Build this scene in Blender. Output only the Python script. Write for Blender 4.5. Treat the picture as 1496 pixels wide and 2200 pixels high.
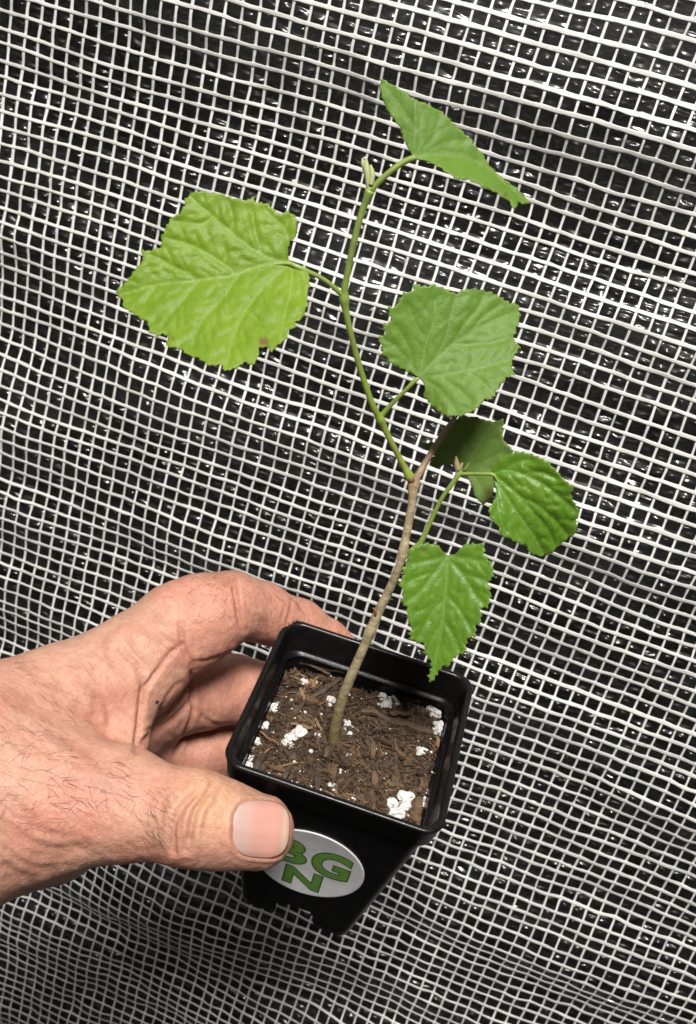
import bpy, bmesh, math, random
import numpy as np
from mathutils import Matrix, Vector, noise
from mathutils.geometry import delaunay_2d_cdt
random.seed(5); rng = np.random.default_rng(5)
sc = bpy.context.scene
for o in list(bpy.data.objects): bpy.data.objects.remove(o)

# ---------------------------------------------------------------- frames
F = 2200.0; CX, CY = 748.0, 1100.0          # photograph pixels (1496 x 2200)
RS = np.array([[0.93261, -0.25028, 0.26001], [0.332, 0.87744, -0.34622], [-0.14149, 0.40921, 0.9014]])
AX, BX, NX = RS[:, 0], RS[:, 1], RS[:, 2]   # thread directions of the sheeting and its normal, in camera axes (x right, y down, z forward)
WM = np.array([AX, NX, -BX])                # camera axes -> world axes (Z up)
CAMH = 1.45
def W(p):                                   # millimetres in camera axes -> metres in world
    p = np.asarray(p, float)
    return (p @ WM.T) * 0.001 + np.array([0, 0, CAMH])
def C3(px, py, d):                          # pixel + depth (mm) -> camera axes mm
    return np.array([(px - CX) * d / F, (py - CY) * d / F, d])

# ---------------------------------------------------------------- camera
cam = bpy.data.cameras.new('camera'); co = bpy.data.objects.new('camera', cam)
sc.collection.objects.link(co); sc.camera = co
cm = np.eye(4); cm[:3, 0] = WM @ [1, 0, 0]; cm[:3, 1] = WM @ [0, -1, 0]; cm[:3, 2] = WM @ [0, 0, -1]; cm[:3, 3] = [0, 0, CAMH]
co.matrix_world = Matrix(cm.tolist())
cam.sensor_fit = 'VERTICAL'; cam.sensor_height = 24; cam.lens = 24 * F / 2200
cam.clip_start = 0.005; cam.clip_end = 50
cam.dof.use_dof = True; cam.dof.focus_distance = 0.315; cam.dof.aperture_fstop = 22
# ---------------------------------------------------------------- world and lamps
w = bpy.data.worlds.new('World'); sc.world = w; w.use_nodes = True
wn = w.node_tree; bg = wn.nodes['Background']; wt = wn.nodes.new('ShaderNodeTexCoord'); ws = wn.nodes.new('ShaderNodeSeparateXYZ'); wr = wn.nodes.new('ShaderNodeValToRGB')
wmap = wn.nodes.new('ShaderNodeMapRange'); wmap.inputs[1].default_value = -.6; wmap.inputs[2].default_value = .9   # a dim room: dark floor, paler ceiling
wn.links.new(wt.outputs['Generated'], ws.inputs[0]); wn.links.new(ws.outputs[2], wmap.inputs[0]); wn.links.new(wmap.outputs[0], wr.inputs[0]); wn.links.new(wr.outputs[0], bg.inputs[0])
wr.color_ramp.elements[0].color = (.08, .075, .07, 1); wr.color_ramp.elements[1].color = (1, .97, .93, 1); bg.inputs[1].default_value = 0.24
def lamp(name, pos_cam, target_cam, sx, sy, power, col):
    l = bpy.data.lights.new(name, 'AREA'); l.shape = 'RECTANGLE'; l.size = sx; l.size_y = sy; l.energy = power; l.color = col
    o = bpy.data.objects.new(name, l); sc.collection.objects.link(o)
    a = Vector(W(pos_cam)); b = Vector(W(target_cam))
    o.location = a; o.rotation_euler = (b - a).to_track_quat('-Z', 'Y').to_euler(); return o
lamp('ceiling_lamp', (214, -860, -1150), (0, 60, 400), 0.44, 0.36, 55.0, (1.0, 0.965, 0.91))
sc.view_settings.view_transform = 'Standard'; sc.view_settings.look = 'None'
sc.view_settings.exposure = 0.0; sc.view_settings.gamma = 1.0
sc.render.engine = 'CYCLES'
sc.cycles.sample_clamp_indirect = 6
sc.cycles.max_bounces = 10; sc.cycles.transparent_max_bounces = 12

# ---------------------------------------------------------------- helpers
def link(o, parent=None):
    sc.collection.objects.link(o)
    if parent is not None: o.parent = parent
    return o
def tag(o, label=None, cat=None, group=None, kind=None):
    if label: o['label'] = label
    if cat: o['category'] = cat
    if group: o['group'] = group
    if kind: o['kind'] = kind
    return o
def empty(name, loc=(0, 0, 0)):
    o = bpy.data.objects.new(name, None); o.empty_display_size = 0.02; link(o); o.location = loc; return o
def mesh(name, V, Fc, mat=None, parent=None, smooth=True, attrs=None, uv=None):
    m = bpy.data.meshes.new(name)
    V = np.asarray(V, float)
    if isinstance(Fc, np.ndarray):
        n, k = Fc.shape
        m.vertices.add(len(V)); m.vertices.foreach_set('co', V.astype(np.float32).ravel())
        m.loops.add(n * k); m.loops.foreach_set('vertex_index', Fc.astype(np.int32).ravel())
        m.polygons.add(n); m.polygons.foreach_set('loop_start', (np.arange(n) * k).astype(np.int32))
        m.polygons.foreach_set('loop_total', np.full(n, k, np.int32))
        m.update(calc_edges=True); m.validate()
    else:
        m.from_pydata([tuple(v) for v in V], [], [tuple(f) for f in Fc])
    m.polygons.foreach_set('use_smooth', [smooth] * len(m.polygons))
    if attrs:
        for k, v in attrs.items():
            v = np.asarray(v, np.float32)
            if v.ndim == 1:
                a = m.attributes.new(k, 'FLOAT', 'POINT'); a.data.foreach_set('value', v)
            else:
                a = m.attributes.new(k, 'FLOAT_COLOR', 'POINT'); a.data.foreach_set('color', v.ravel())
    if mat: m.materials.append(mat)
    m.update()
    o = bpy.data.objects.new(name, m); link(o, parent); return o
class MB:
    def __init__(s): s.v = []; s.f = []; s.n = 0; s.a = []
    def add(s, V, Fc, a=0.0):
        s.v.append(np.asarray(V, float)); s.f += [tuple(i + s.n for i in q) for q in Fc]; s.n += len(V); s.a += [a] * len(V)
    def build(s, name, mat, parent=None, smooth=True):
        return mesh(name, np.concatenate(s.v), s.f, mat, parent, smooth, {'tone': np.array(s.a)})
def spline(P, n=8):                          # Catmull-Rom through the rows of P
    P = np.asarray(P, float)
    if len(P) < 3: 
        t = np.linspace(0, 1, n + 1)[:, None]; return P[0] * (1 - t) + P[-1] * t
    Q = np.vstack([2 * P[0] - P[1], P, 2 * P[-1] - P[-2]]); out = []
    for i in range(1, len(Q) - 2):
        for k in range(n):
            t = k / n; a, b, c, d = Q[i - 1], Q[i], Q[i + 1], Q[i + 2]
            out.append(.5 * ((2 * b) + (-a + c) * t + (2 * a - 5 * b + 4 * c - d) * t * t + (-a + 3 * b - 3 * c + d) * t ** 3))
    out.append(P[-1]); return np.array(out)
def tube(P, R, k=10, cap=True):
    P = np.asarray(P, float); n = len(P); R = np.broadcast_to(R, n)
    T = np.gradient(P, axis=0); T /= np.linalg.norm(T, axis=1)[:, None] + 1e-12
    ref = np.array([0.31, 0.2, 0.93]); 
    if abs(T[0] @ ref) > .9: ref = np.array([1., 0, 0])
    V = []; u = np.cross(T[0], ref); u /= np.linalg.norm(u)
    for i in range(n):
        u = u - T[i] * (u @ T[i]); u /= np.linalg.norm(u); v = np.cross(T[i], u)
        for j in range(k):
            a = 2 * math.pi * j / k; V.append(P[i] + R[i] * (math.cos(a) * u + math.sin(a) * v))
    Fc = [(i * k + j, i * k + (j + 1) % k, (i + 1) * k + (j + 1) % k, (i + 1) * k + j) for i in range(n - 1) for j in range(k)]
    if cap: Fc += [tuple(range(k))[::-1], tuple((n - 1) * k + j for j in range(k))]
    return np.array(V), Fc

# ---------------------------------------------------------------- material helpers
def mat(name):
    m = bpy.data.materials.new(name); m.use_nodes = True; nt = m.node_tree; return m, nt, nt.nodes['Principled BSDF']
def N(nt, t, **kw):
    n = nt.nodes.new(t)
    for k, v in kw.items():
        if k.startswith('i_'): n.inputs[int(k[2:]) if k[2:].isdigit() else k[2:]].default_value = v
        else: setattr(n, k, v)
    return n
def tex(nt, scale, detail=4, rough=.55, dist=0, coord=None):
    n = N(nt, 'ShaderNodeTexNoise'); n.inputs['Scale'].default_value = scale; n.inputs['Detail'].default_value = detail
    n.inputs['Roughness'].default_value = rough; n.inputs['Distortion'].default_value = dist
    if coord is not None: nt.links.new(coord, n.inputs['Vector'])
    return n
def ramp(nt, fac, stops):
    r = N(nt, 'ShaderNodeValToRGB'); e = r.color_ramp.elements
    while len(e) < len(stops): e.new(.5)
    for i, (p, c) in enumerate(stops): e[i].position = p; e[i].color = (*c, 1) if len(c) == 3 else c
    nt.links.new(fac, r.inputs[0]); return r
def mix(nt, fac, a, b, mode='MIX'):
    n = N(nt, 'ShaderNodeMix', data_type='RGBA', blend_type=mode)
    for s, v in ((0, fac), (6, a), (7, b)):
        if isinstance(v, (int, float)): n.inputs[s].default_value = v
        elif isinstance(v, tuple): n.inputs[s].default_value = (*v, 1)
        else: nt.links.new(v, n.inputs[s])
    return n.outputs[2]
def bump(nt, h, strength, dist, prev=None):
    b = N(nt, 'ShaderNodeBump'); b.inputs['Strength'].default_value = strength; b.inputs['Distance'].default_value = dist
    nt.links.new(h, b.inputs['Height'])
    if prev is not None: nt.links.new(prev, b.inputs['Normal'])
    return b.outputs[0]
def math_(nt, op, a, b=None):
    n = N(nt, 'ShaderNodeMath', operation=op)
    for i, v in enumerate((a, b)):
        if v is None: continue
        if isinstance(v, (int, float)): n.inputs[i].default_value = v
        else: nt.links.new(v, n.inputs[i])
    return n.outputs[0]
def attr(nt, name): 
    n = N(nt, 'ShaderNodeAttribute'); n.attribute_name = name; return n
def objc(nt): return N(nt, 'ShaderNodeTexCoord').outputs['Object']

# ================================================================ SHEETING behind
PITCH = 7.0
T0 = np.array([-1.215, 1.316, 69.665]) * PITCH      # sheet origin in camera axes
def vnoise(x, y, seed):                      # smooth value noise, vectorised
    r = np.random.default_rng(seed); G = r.uniform(-1, 1, (256, 256))
    x = np.asarray(x, float) + 1000.3; y = np.asarray(y, float) + 1000.7
    xi = np.floor(x).astype(int); yi = np.floor(y).astype(int); fx = x - xi; fy = y - yi
    fx = fx * fx * (3 - 2 * fx); fy = fy * fy * (3 - 2 * fy)
    g = lambda a, b: G[a % 256, b % 256]
    return (g(xi, yi) * (1 - fx) + g(xi + 1, yi) * fx) * (1 - fy) + (g(xi, yi + 1) * (1 - fx) + g(xi + 1, yi + 1) * fx) * fy
def sstep(a, b, x): t = np.clip((x - a) / (b - a), 0, 1); return t * t * (3 - 2 * t)
def sheet_pt(u, v, off):                     # u, v in thread pitches -> world; off in mm towards the far side
    ll = sstep(6, 40, v - .45 * u)           # slack gathers low down on the left
    tl = sstep(12, 34, -u + .15 * v)
    h = 1.1 * vnoise(u * .09, v * .12, 1) + .8 * vnoise(u * .045, v * .30, 2)
    h = h + ll * .32 * (2.3 * vnoise(u * .05 + 4, v * .19, 3) + 1.8 * vnoise(u * .07, v * .34 + 9, 4) + .6 * vnoise(u * .35, v * .5, 14))
    q_ = v - .45 * u - 36; h = h + .12 * (np.sqrt(q_ * q_ + 80) + q_) * .5
    h = h + tl * (.8 * vnoise(u * .16, v * .16, 5))
    h = h + .15 * vnoise(u * .7, v * .7, 6)
    du = .16 * vnoise(u * .11, v * .16, 7) + .05 * vnoise(u * .5, v * .22, 8)
    dv = .22 * vnoise(u * .06, v * .23, 9) + .10 * vnoise(u * .16, v * .7, 10)
    p = T0 + np.multiply.outer((u + du) * PITCH, AX) + np.multiply.outer((v + dv) * PITCH, BX) + np.multiply.outer(h * PITCH * .75 + off, NX)
    return W(p)
U0, U1, V0, V1 = -76, 56, -62, 90
def threads(direction, r):
    VV = []; FF = []; TT = []; base = 0
    lo, hi, ln0, ln1 = (V0, V1, U0, U1) if direction == 'a' else (U0, U1, V0, V1)
    s = np.arange(ln0, ln1 + 1e-6, .2); n = len(s); k = 8
    ang = (np.arange(k) + .5) / k * 2 * math.pi
    idx = np.arange(n - 1)[:, None] * k; j = np.arange(k)[None]
    Q = np.stack([idx + j, idx + (j + 1) % k, idx + k + (j + 1) % k, idx + k + j], -1).reshape(-1, 4)
    for i in range(lo, hi + 1):
        jit = r.normal(0, .045 if direction == 'a' else .025)
        c = np.full(n, i + jit)
        c = c + .05 * vnoise(s * .35, c * 7.3, 20 if direction == 'a' else 21) + .025 * vnoise(s * 1.3, c * 3.1, 22)
        if direction == 'a':
            u, v = s, c; hw = .70 + .24 * sstep(-10, 25, u - .6 * v) * (.65 + .35 * vnoise(np.full(n, i * .9), s * .02, 23))
            hw = hw - .12 * sstep(5, 40, v - .4 * u); z = -.35
        else:
            u, v = c, s; hw = np.full(n, .50) + .13 * sstep(5, 35, -u - .3 * v); z = -.05
        hw = hw * (1 + .16 * vnoise(s * 1.7, c * 5, 24) + .12 * vnoise(s * 4.1, c * 9, 26) + .16 * np.cos(math.pi * s) ** 8 + r.normal(0, .05))
        sgn = np.cos(math.pi * (s + i))        # weave over and under
        zz = z + .12 * sgn
        P = sheet_pt(u, v, zz)
        e = 1e-2
        D = (sheet_pt(u, v + e, zz) - P) if direction == 'a' else (sheet_pt(u + e, v, zz) - P)
        D /= np.linalg.norm(D, axis=1)[:, None]
        Nn = W(NX) - W([0, 0, 0]); Nn = Nn / np.linalg.norm(Nn)
        ca = np.cos(ang); sa = np.sin(ang); ca = np.sign(ca) * np.abs(ca) ** .45; sa = np.sign(sa) * np.abs(sa) ** .6
        V = P[:, None, :] + D[:, None, :] * (hw[:, None] * ca[None])[..., None] * .001 + (sa[None, :, None] * .17 * .001) * Nn
        VV.append(V.reshape(-1, 3)); FF.append(Q + base); base += n * k
        TT.append(np.repeat(.5 + .5 * vnoise(s * .4, c * 9.7, 25), k))
    return np.concatenate(VV), np.concatenate(FF), np.concatenate(TT)

m_thr, nt, b = mat('white_thread')
g = objc(nt); fib = tex(nt, 900, 3, coord=g)
col = mix(nt, attr(nt, 'tone').outputs['Fac'], (.62, .62, .60), (.84, .84, .815))
nt.links.new(col, b.inputs['Base Color']); b.inputs['Roughness'].default_value = .42
nt.links.new(bump(nt, fib.outputs['Fac'], .5, .0003), b.inputs['Normal'])
b.inputs['Subsurface Weight'].default_value = 0.0

m_film = bpy.data.materials.new('clear_film'); m_film.use_nodes = True; nt = m_film.node_tree; nt.nodes.clear()
out = N(nt, 'ShaderNodeOutputMaterial'); tr = N(nt, 'ShaderNodeBsdfTransparent'); gl = N(nt, 'ShaderNodeBsdfGlossy'); mx = N(nt, 'ShaderNodeMixShader')
tr.inputs[0].default_value = (.86, .87, .86, 1); gl.inputs['Roughness'].default_value = .15
fr = N(nt, 'ShaderNodeLayerWeight'); fr.inputs['Blend'].default_value = .25
fac = math_(nt, 'ADD', math_(nt, 'MULTIPLY', fr.outputs['Fresnel'], .8), .06)
uva = attr(nt, 'uvp').outputs['Vector']; uvn = N(nt, 'ShaderNodeMapping'); uvn.inputs['Scale'].default_value = (.5, 1.6, 1); uvn.inputs['Rotation'].default_value = (0, 0, .25); nt.links.new(uva, uvn.inputs['Vector'])
sp = N(nt, 'ShaderNodeSeparateXYZ'); nt.links.new(uva, sp.inputs[0])
su_ = math_(nt, 'ABSOLUTE', math_(nt, 'SINE', math_(nt, 'MULTIPLY', sp.outputs[0], math.pi))); sv_ = math_(nt, 'ABSOLUTE', math_(nt, 'SINE', math_(nt, 'MULTIPLY', sp.outputs[1], math.pi)))
n1 = tex(nt, .9, 1, coord=uvn.outputs['Vector']); n2 = tex(nt, .35, 1, coord=uva); n3 = tex(nt, 2.4, 0, coord=uvn.outputs['Vector'])
cellh = math_(nt, 'MULTIPLY', math_(nt, 'MULTIPLY', su_, sv_), math_(nt, 'ADD', n1.outputs['Fac'], -.18))
bb = bump(nt, cellh, 1, .0034); bb = bump(nt, n1.outputs['Fac'], 1, .0036, bb); bb = bump(nt, n3.outputs['Fac'], .5, .0006, bb)
nt.links.new(bb, gl.inputs['Normal']); nt.links.new(fac, mx.inputs[0]); nt.links.new(tr.outputs[0], mx.inputs[1]); g2 = N(nt, 'ShaderNodeBsdfGlossy'); g2.inputs['Roughness'].default_value = .42; nt.links.new(bb, g2.inputs['Normal']); gm = N(nt, 'ShaderNodeMixShader'); gm.inputs[0].default_value = .42; nt.links.new(gl.outputs[0], gm.inputs[1]); nt.links.new(g2.outputs[0], gm.inputs[2]); nt.links.new(gm.outputs[0], mx.inputs[2]); nt.links.new(mx.outputs[0], out.inputs[0])

sheeting = empty('plastic_sheeting', W(T0 + V1 * PITCH * BX))
tag(sheeting, 'clear plastic sheeting reinforced with a grid of white threads, hanging slack behind the potted seedling', 'plastic sheeting')
def to_local(o, parent):                     # world-space mesh under an unrotated parent
    o.location = -Vector(parent.location)
V, Q, T = threads('a', rng); nb = len(V); V2, Q2, T2 = threads('b', rng)
o = mesh('thread_grid', np.concatenate([V, V2]), np.concatenate([Q, Q2 + nb]), m_thr, sheeting, attrs={'tone': np.clip(np.concatenate([T, T2]) * 1.6 - .3, 0, 1)}); to_local(o, sheeting)
s = .25; uu = np.arange(U0, U1 + 1e-6, s); vv = np.arange(V0, V1 + 1e-6, s); UU, VVg = np.meshgrid(uu, vv, indexing='ij')
cell = np.abs(np.sin(math.pi * UU) * np.sin(math.pi * VVg)) ** .8
amp = .8 + .9 * vnoise(UU * .9, VVg * .9, 30) + .5 * vnoise(UU * .2, VVg * .2, 31)
off = .45 + cell * amp * .5
P = sheet_pt(UU.ravel(), VVg.ravel(), off.ravel())
nu, nv = UU.shape; ii = (np.arange(nu - 1)[:, None] * nv + np.arange(nv - 1)[None]).ravel()
Q = np.stack([ii, ii + 1, ii + nv + 1, ii + nv], -1)
uvp = np.stack([UU.ravel(), VVg.ravel(), np.zeros(nu * nv), np.ones(nu * nv)], -1)
o = mesh('clear_film', P, Q, m_film, sheeting, attrs={'uvp': uvp}); to_local(o, sheeting)

# dark cloth wall behind the sheeting
m_dark, nt, b = mat('black_backing'); g = objc(nt); n1 = tex(nt, 60, 5, coord=g)
r = ramp(nt, n1.outputs['Fac'], [(.3, (.010, .010, .011)), (.7, (.026, .026, .025))]); nt.links.new(r.outputs[0], b.inputs['Base Color'])
b.inputs['Roughness'].default_value = .6; nt.links.new(bump(nt, n1.outputs['Fac'], .5, .004), b.inputs['Normal'])
uu = np.linspace(-120, 100, 100); vv = np.linspace(-100, 130, 100); UU, VVg = np.meshgrid(uu, vv, indexing='ij')
P = sheet_pt(UU.ravel(), VVg.ravel(), (26 + 4 * vnoise(UU * .06, VVg * .1, 40)).ravel())
nu, nv = UU.shape; ii = (np.arange(nu - 1)[:, None] * nv + np.arange(nv - 1)[None]).ravel()
o = mesh('wall', P, np.stack([ii, ii + 1, ii + nv + 1, ii + nv], -1), m_dark); tag(o, kind='structure')

# ================================================================ POT
RP = np.array([[0.9492, -0.24093, -0.20241], [0.30492, 0.54532, 0.7808], [-0.07774, -0.80285, 0.59109]])
TP = np.array([2.819, 63.117, 315.179])
def L(x, yf, z):                             # pot frame: x right, yf towards the front, z down -> camera axes mm
    return RP @ np.array([x, yf, z]) + TP
def pot_matrix():
    M = np.eye(4); A = WM @ RP; M[:3, 0] = A[:, 0] * .001; M[:3, 1] = -A[:, 1] * .001; M[:3, 2] = -A[:, 2] * .001; M[:3, 3] = W(TP); return M
PM = pot_matrix()
def pot_obj(o): o.matrix_world = Matrix(PM.tolist())
def pw(V):                                   # pot-frame (x, back, up) mm -> world m
    V = np.asarray(V, float); return V @ PM[:3, :3].T + PM[:3, 3]
HT, HB, ZB = 30.2, 19.3, 83.5
def half(z): return HT - (HT - HB) * (z - 9) / (ZB - 9)
def ring(h, r, z, n=10, m=14):
    pts = []
    for q in range(4):
        a0 = q * math.pi / 2; cx = (h - r) * (1 if q in (0, 3) else -1); cy = (h - r) * (1 if q in (0, 1) else -1)
        for i in range(n + 1):
            a = a0 + i / n * math.pi / 2; pts.append((cx + r * math.cos(a), cy + r * math.sin(a), z))
        nx = pts[-1]; q2 = (q + 1) % 4
        a = a0 + math.pi / 2; cx2 = (h - r) * (1 if q2 in (0, 3) else -1); cy2 = (h - r) * (1 if q2 in (0, 1) else -1)
        e = (cx2 + r * math.cos(a), cy2 + r * math.sin(a))
        for i in range(1, m): t = i / m; pts.append((nx[0] * (1 - t) + e[0] * t, nx[1] * (1 - t) + e[1] * t, z))
    return pts
def loft(rings, close=False):
    k = len(rings[0]); V = [p for r in rings for p in r]; n = len(rings)
    Fc = [(i * k + j, i * k + (j + 1) % k, (i + 1) * k + (j + 1) % k, (i + 1) * k + j) for i in range(n - 1) for j in range(k)]
    return V, Fc
m_pot, nt, b = mat('black_plastic'); g = objc(nt); n1 = tex(nt, 220, 5, .65, coord=g); n2 = tex(nt, 2600, 2, coord=g)
dust = ramp(nt, n2.outputs['Fac'], [(.60, (0, 0, 0)), (.72, (1, 1, 1))])
big = ramp(nt, n1.outputs['Fac'], [(.45, (0, 0, 0)), (.7, (1, 1, 1))])
dm = math_(nt, 'MULTIPLY', dust.outputs[0], big.outputs[0])
c = mix(nt, math_(nt, 'MULTIPLY', dm, .42), (.0042, .0042, .0045), (.16, .13, .10)); nt.links.new(c, b.inputs['Base Color'])
rr = ramp(nt, n1.outputs['Fac'], [(.3, (.22, .22, .22)), (.75, (.42, .42, .42))]); nt.links.new(rr.outputs[0], b.inputs['Roughness'])
n3 = tex(nt, 1500, 3, coord=g); nt.links.new(bump(nt, n3.outputs['Fac'], .12, .0003), b.inputs['Normal']); b.inputs['Specular IOR Level'].default_value = .30
pot = empty('plant_pot'); pot.matrix_world = Matrix.Translation(Vector(W(L(0, 0, ZB))))
tag(pot, 'small square black plastic nursery pot held between thumb and fingers', 'plant pot')
def pot_child(name, V, Fc, m, smooth=True, parent=None, **kw):
    o = mesh(name, pw(V), Fc, m, parent or pot, smooth, **kw)
    if parent is None: o.location = -pot.location
    return o
# rim: a rolled lip, an upright band, and the inner ledge
prof = [(30.4, -8.9, 5.4), (31.5, -9.0, 5.6), (31.8, -8.6, 5.8), (32.6, -1.4, 6), (33.0, -.8, 6), (33.1, -.2, 6), (32.7, .25, 6), (32.1, .4, 5.8), (31.4, .2, 5.6), (31.0, -.4, 5.5),
        (30.6, -3, 6.2), (30.1, -9.6, 5.8), (29.6, -10.4, 5.4), (28.6, -10.7, 5.2), (28.35, -11.3, 5.1)]
V, Fc = loft([ring(h, r, z) for h, z, r in prof]); o = pot_child('rim', V, Fc, m_pot)
# body: tapering wall with feet and drain notches
zs = [9.05, 9.6, 14, 20, 26, 32, 38, 44, 50, 56, 62, 68, 72, 74, 76, 78, 80.5, 83.5]
rings = []
for z in zs:
    h = half(z); rings.append(ring(h - (.0 if z > 9.3 else .1), 5.0 - 1.6 * (z - 9) / 73, -z, 10, 14))
for z in [83.51, 80.5, 78, 76, 74, 72, 60, 40, 20, 10.8]:
    rings.append(ring(half(z) - 1.0, 4.2 - 1.4 * (z - 9) / 73, -z, 10, 14))
k = len(rings[0]); V = [p for r_ in rings for p in r_]; Fc = []
for i in range(len(rings) - 1):
    for j in range(k):
        a = [(i * k + j), (i * k + (j + 1) % k), ((i + 1) * k + (j + 1) % k), ((i + 1) * k + j)]
        c = np.mean([V[q] for q in a], 0); m_ = min(abs(c[0]), abs(c[1]))
        if c[2] < -73.5 and m_ < 6.0 and max(abs(c[0]), abs(c[1])) > 15: continue
        Fc.append(tuple(a))
body = pot_child('pot_wall', V, Fc, m_pot)
fl = ring(half(74) - .9, 3, -72.9); pot_child('pot_base', fl + ring(half(74) - .9, 3, -71.9), [tuple(range(k)), tuple(range(2 * k - 1, k - 1, -1))], m_pot, False)
# oval sticker on the front face
sl = (HT - HB) / (ZB - 9)
def face(x, z, lift): return (x, -(HT - (z - 9) * sl) - lift, -z)
m_stk, nt, b = mat('silver_sticker'); g = objc(nt); n1 = tex(nt, 300, 5, .6, coord=g); n2 = tex(nt, 3000, 2, coord=g)
r = ramp(nt, n1.outputs['Fac'], [(.3, (.62, .62, .635)), (.7, (.75, .75, .76))]); nt.links.new(r.outputs[0], b.inputs['Base Color'])
b.inputs['Roughness'].default_value = .42; nt.links.new(bump(nt, n2.outputs['Fac'], .15, .0002), b.inputs['Normal'])
sx, sz, ra, rb = -.4, 42.6, 17.6, 20.0
def disc(x0, z0, a, bq, lift, n=80, rot=0): 
    return [face(x0 + a * math.cos(t) * math.cos(rot) - bq * math.sin(t) * math.sin(rot), z0 + a * math.cos(t) * math.sin(rot) + bq * math.sin(t) * math.cos(rot), lift) for t in np.arange(n) / n * 2 * math.pi]
rot = .22
V = [face(sx, sz, .30)] + disc(sx, sz, ra - .8, rb - .8, .30, rot=rot) + disc(sx, sz, ra - .3, rb - .3, .36, rot=rot) + disc(sx, sz, ra, rb, .28, rot=rot) + disc(sx, sz, ra, rb, -.05, rot=rot)
Fc = [(0, 1 + (i + 1) % 80, 1 + i) for i in range(80)]
for q in range(3): Fc += [(1 + q * 80 + i, 1 + q * 80 + (i + 1) % 80, 81 + q * 80 + (i + 1) % 80, 81 + q * 80 + i) for i in range(80)]
stk = pot_child('sticker', V, Fc, m_stk)
m_grn, nt, b = mat('green_print'); b.inputs['Roughness'].default_value = .45
g = objc(nt); n1 = tex(nt, 900, 3, coord=g); r = ramp(nt, n1.outputs['Fac'], [(.3, (.11, .25, .045)), (.7, (.15, .32, .06))]); nt.links.new(r.outputs[0], b.inputs['Base Color'])
m_grd, nt, b = mat('dark_green_print'); b.inputs['Base Color'].default_value = (.045, .11, .02, 1); b.inputs['Roughness'].default_value = .5
def letter(ch, x0, x1, z0, z1, shear=0):
    for nm, mt, off, lift in (('letter_outline', m_grd, .052, .42), ('letter', m_grn, .030, .50)):
        cu = bpy.data.curves.new('t', 'FONT'); cu.body = ch; cu.offset = off; cu.resolution_u = 6
        to = bpy.data.objects.new('t', cu); sc.collection.objects.link(to)
        dg = bpy.context.evaluated_depsgraph_get(); me = to.evaluated_get(dg).to_mesh()
        P = np.array([v.co[:2] for v in me.vertices]); Fs = [tuple(p.vertices) for p in me.polygons]
        if nm == 'letter_outline': grow = .45
        else: grow = 0
        mn, mxx = P.min(0), P.max(0); Q = (P - mn) / (mxx - mn)
        V = [face(x0 - grow + q[0] * (x1 - x0 + 2 * grow) + shear * (q[1] - .5), z1 + grow - q[1] * (z1 - z0 + 2 * grow), lift) for q in Q]
        to.to_mesh_clear(); bpy.data.objects.remove(to)
        V = pw(V); o = mesh(nm, V, Fs, mt, stk, False)
    return
letter('B', -12.6, -1.6, 30.5, 44.6); letter('G', .4, 12.4, 30.6, 45.6); letter('N', -6.9, 4.9, 46.8, 57.6)

# ================================================================ POTTING MIX
SZ = 16.5
def soil_h(x, y): 
    return -SZ + 2.2 * noise.noise((x * .12, y * .12, 1)) + 1.8 * noise.noise((x * .28, y * .35, 5)) + .9 * noise.noise((x * .9, y * .9, 9)) + .35 * noise.noise((x * 2, y * 2, 3)) - 1.2 * max(0, (x / 28) ** 4) + 1.2 * math.exp(-((x + 4) ** 2 + (y - 2) ** 2) / 40)
def brown(name, stops, rough=.85, sc_=500, bstr=.6):
    m, nt, b = mat(name); g = objc(nt); n1 = tex(nt, sc_, 5, .65, coord=g); r_ = ramp(nt, n1.outputs['Fac'], stops)
    t = attr(nt, 'tone'); c = mix(nt, t.outputs['Fac'], r_.outputs[0], (.30, .175, .08)); nt.links.new(c, b.inputs['Base Color'])
    b.inputs['Roughness'].default_value = rough; nt.links.new(bump(nt, n1.outputs['Fac'], bstr, .0008), b.inputs['Normal']); return m
m_soil = brown('peat', [(.3, (.008, .005, .003)), (.5, (.022, .013, .008)), (.7, (.05, .030, .018))])
m_fib = brown('fibre', [(.35, (.018, .0095, .005)), (.6, (.058, .032, .017)), (.8, (.14, .085, .045))], .7)
m_bark = brown('bark', [(.3, (.024, .014, .009)), (.55, (.066, .040, .025)), (.8, (.13, .085, .053))], .65, 700)
n = 150; xs = np.linspace(-29, 29, n)
V = [(x, y, soil_h(x, y)) for x in xs for y in xs]; keep = [abs(x) < 28.9 and abs(y) < 28.9 for x in xs for y in xs]
Fc = [(i * n + j, (i + 1) * n + j, (i + 1) * n + j + 1, i * n + j + 1) for i in range(n - 1) for j in range(n - 1)
      if (max(abs(xs[i]) - 23.6, 0) ** 2 + max(abs(xs[j]) - 23.6, 0) ** 2) < 4.9 ** 2]
soil = mesh('potting_soil', pw(V), Fc, m_soil, attrs={'tone': np.zeros(len(V))}); tag(soil, 'dark brown peaty potting mix filling the black pot', 'potting soil', kind='stuff')
def clampxy(V, lim=27.9, rc_=4.2):           # keep crumbs inside the pot wall
    out_ = []
    for x, y, z in V:
        x = max(-lim, min(lim, x)); y = max(-lim, min(lim, y)); ex = abs(x) - (lim - rc_); ey = abs(y) - (lim - rc_)
        if ex > 0 and ey > 0:
            d = math.hypot(ex, ey)
            if d > rc_: x = math.copysign(lim - rc_ + ex * rc_ / d, x); y = math.copysign(lim - rc_ + ey * rc_ / d, y)
        out_.append((x, y, z))
    return out_
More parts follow.
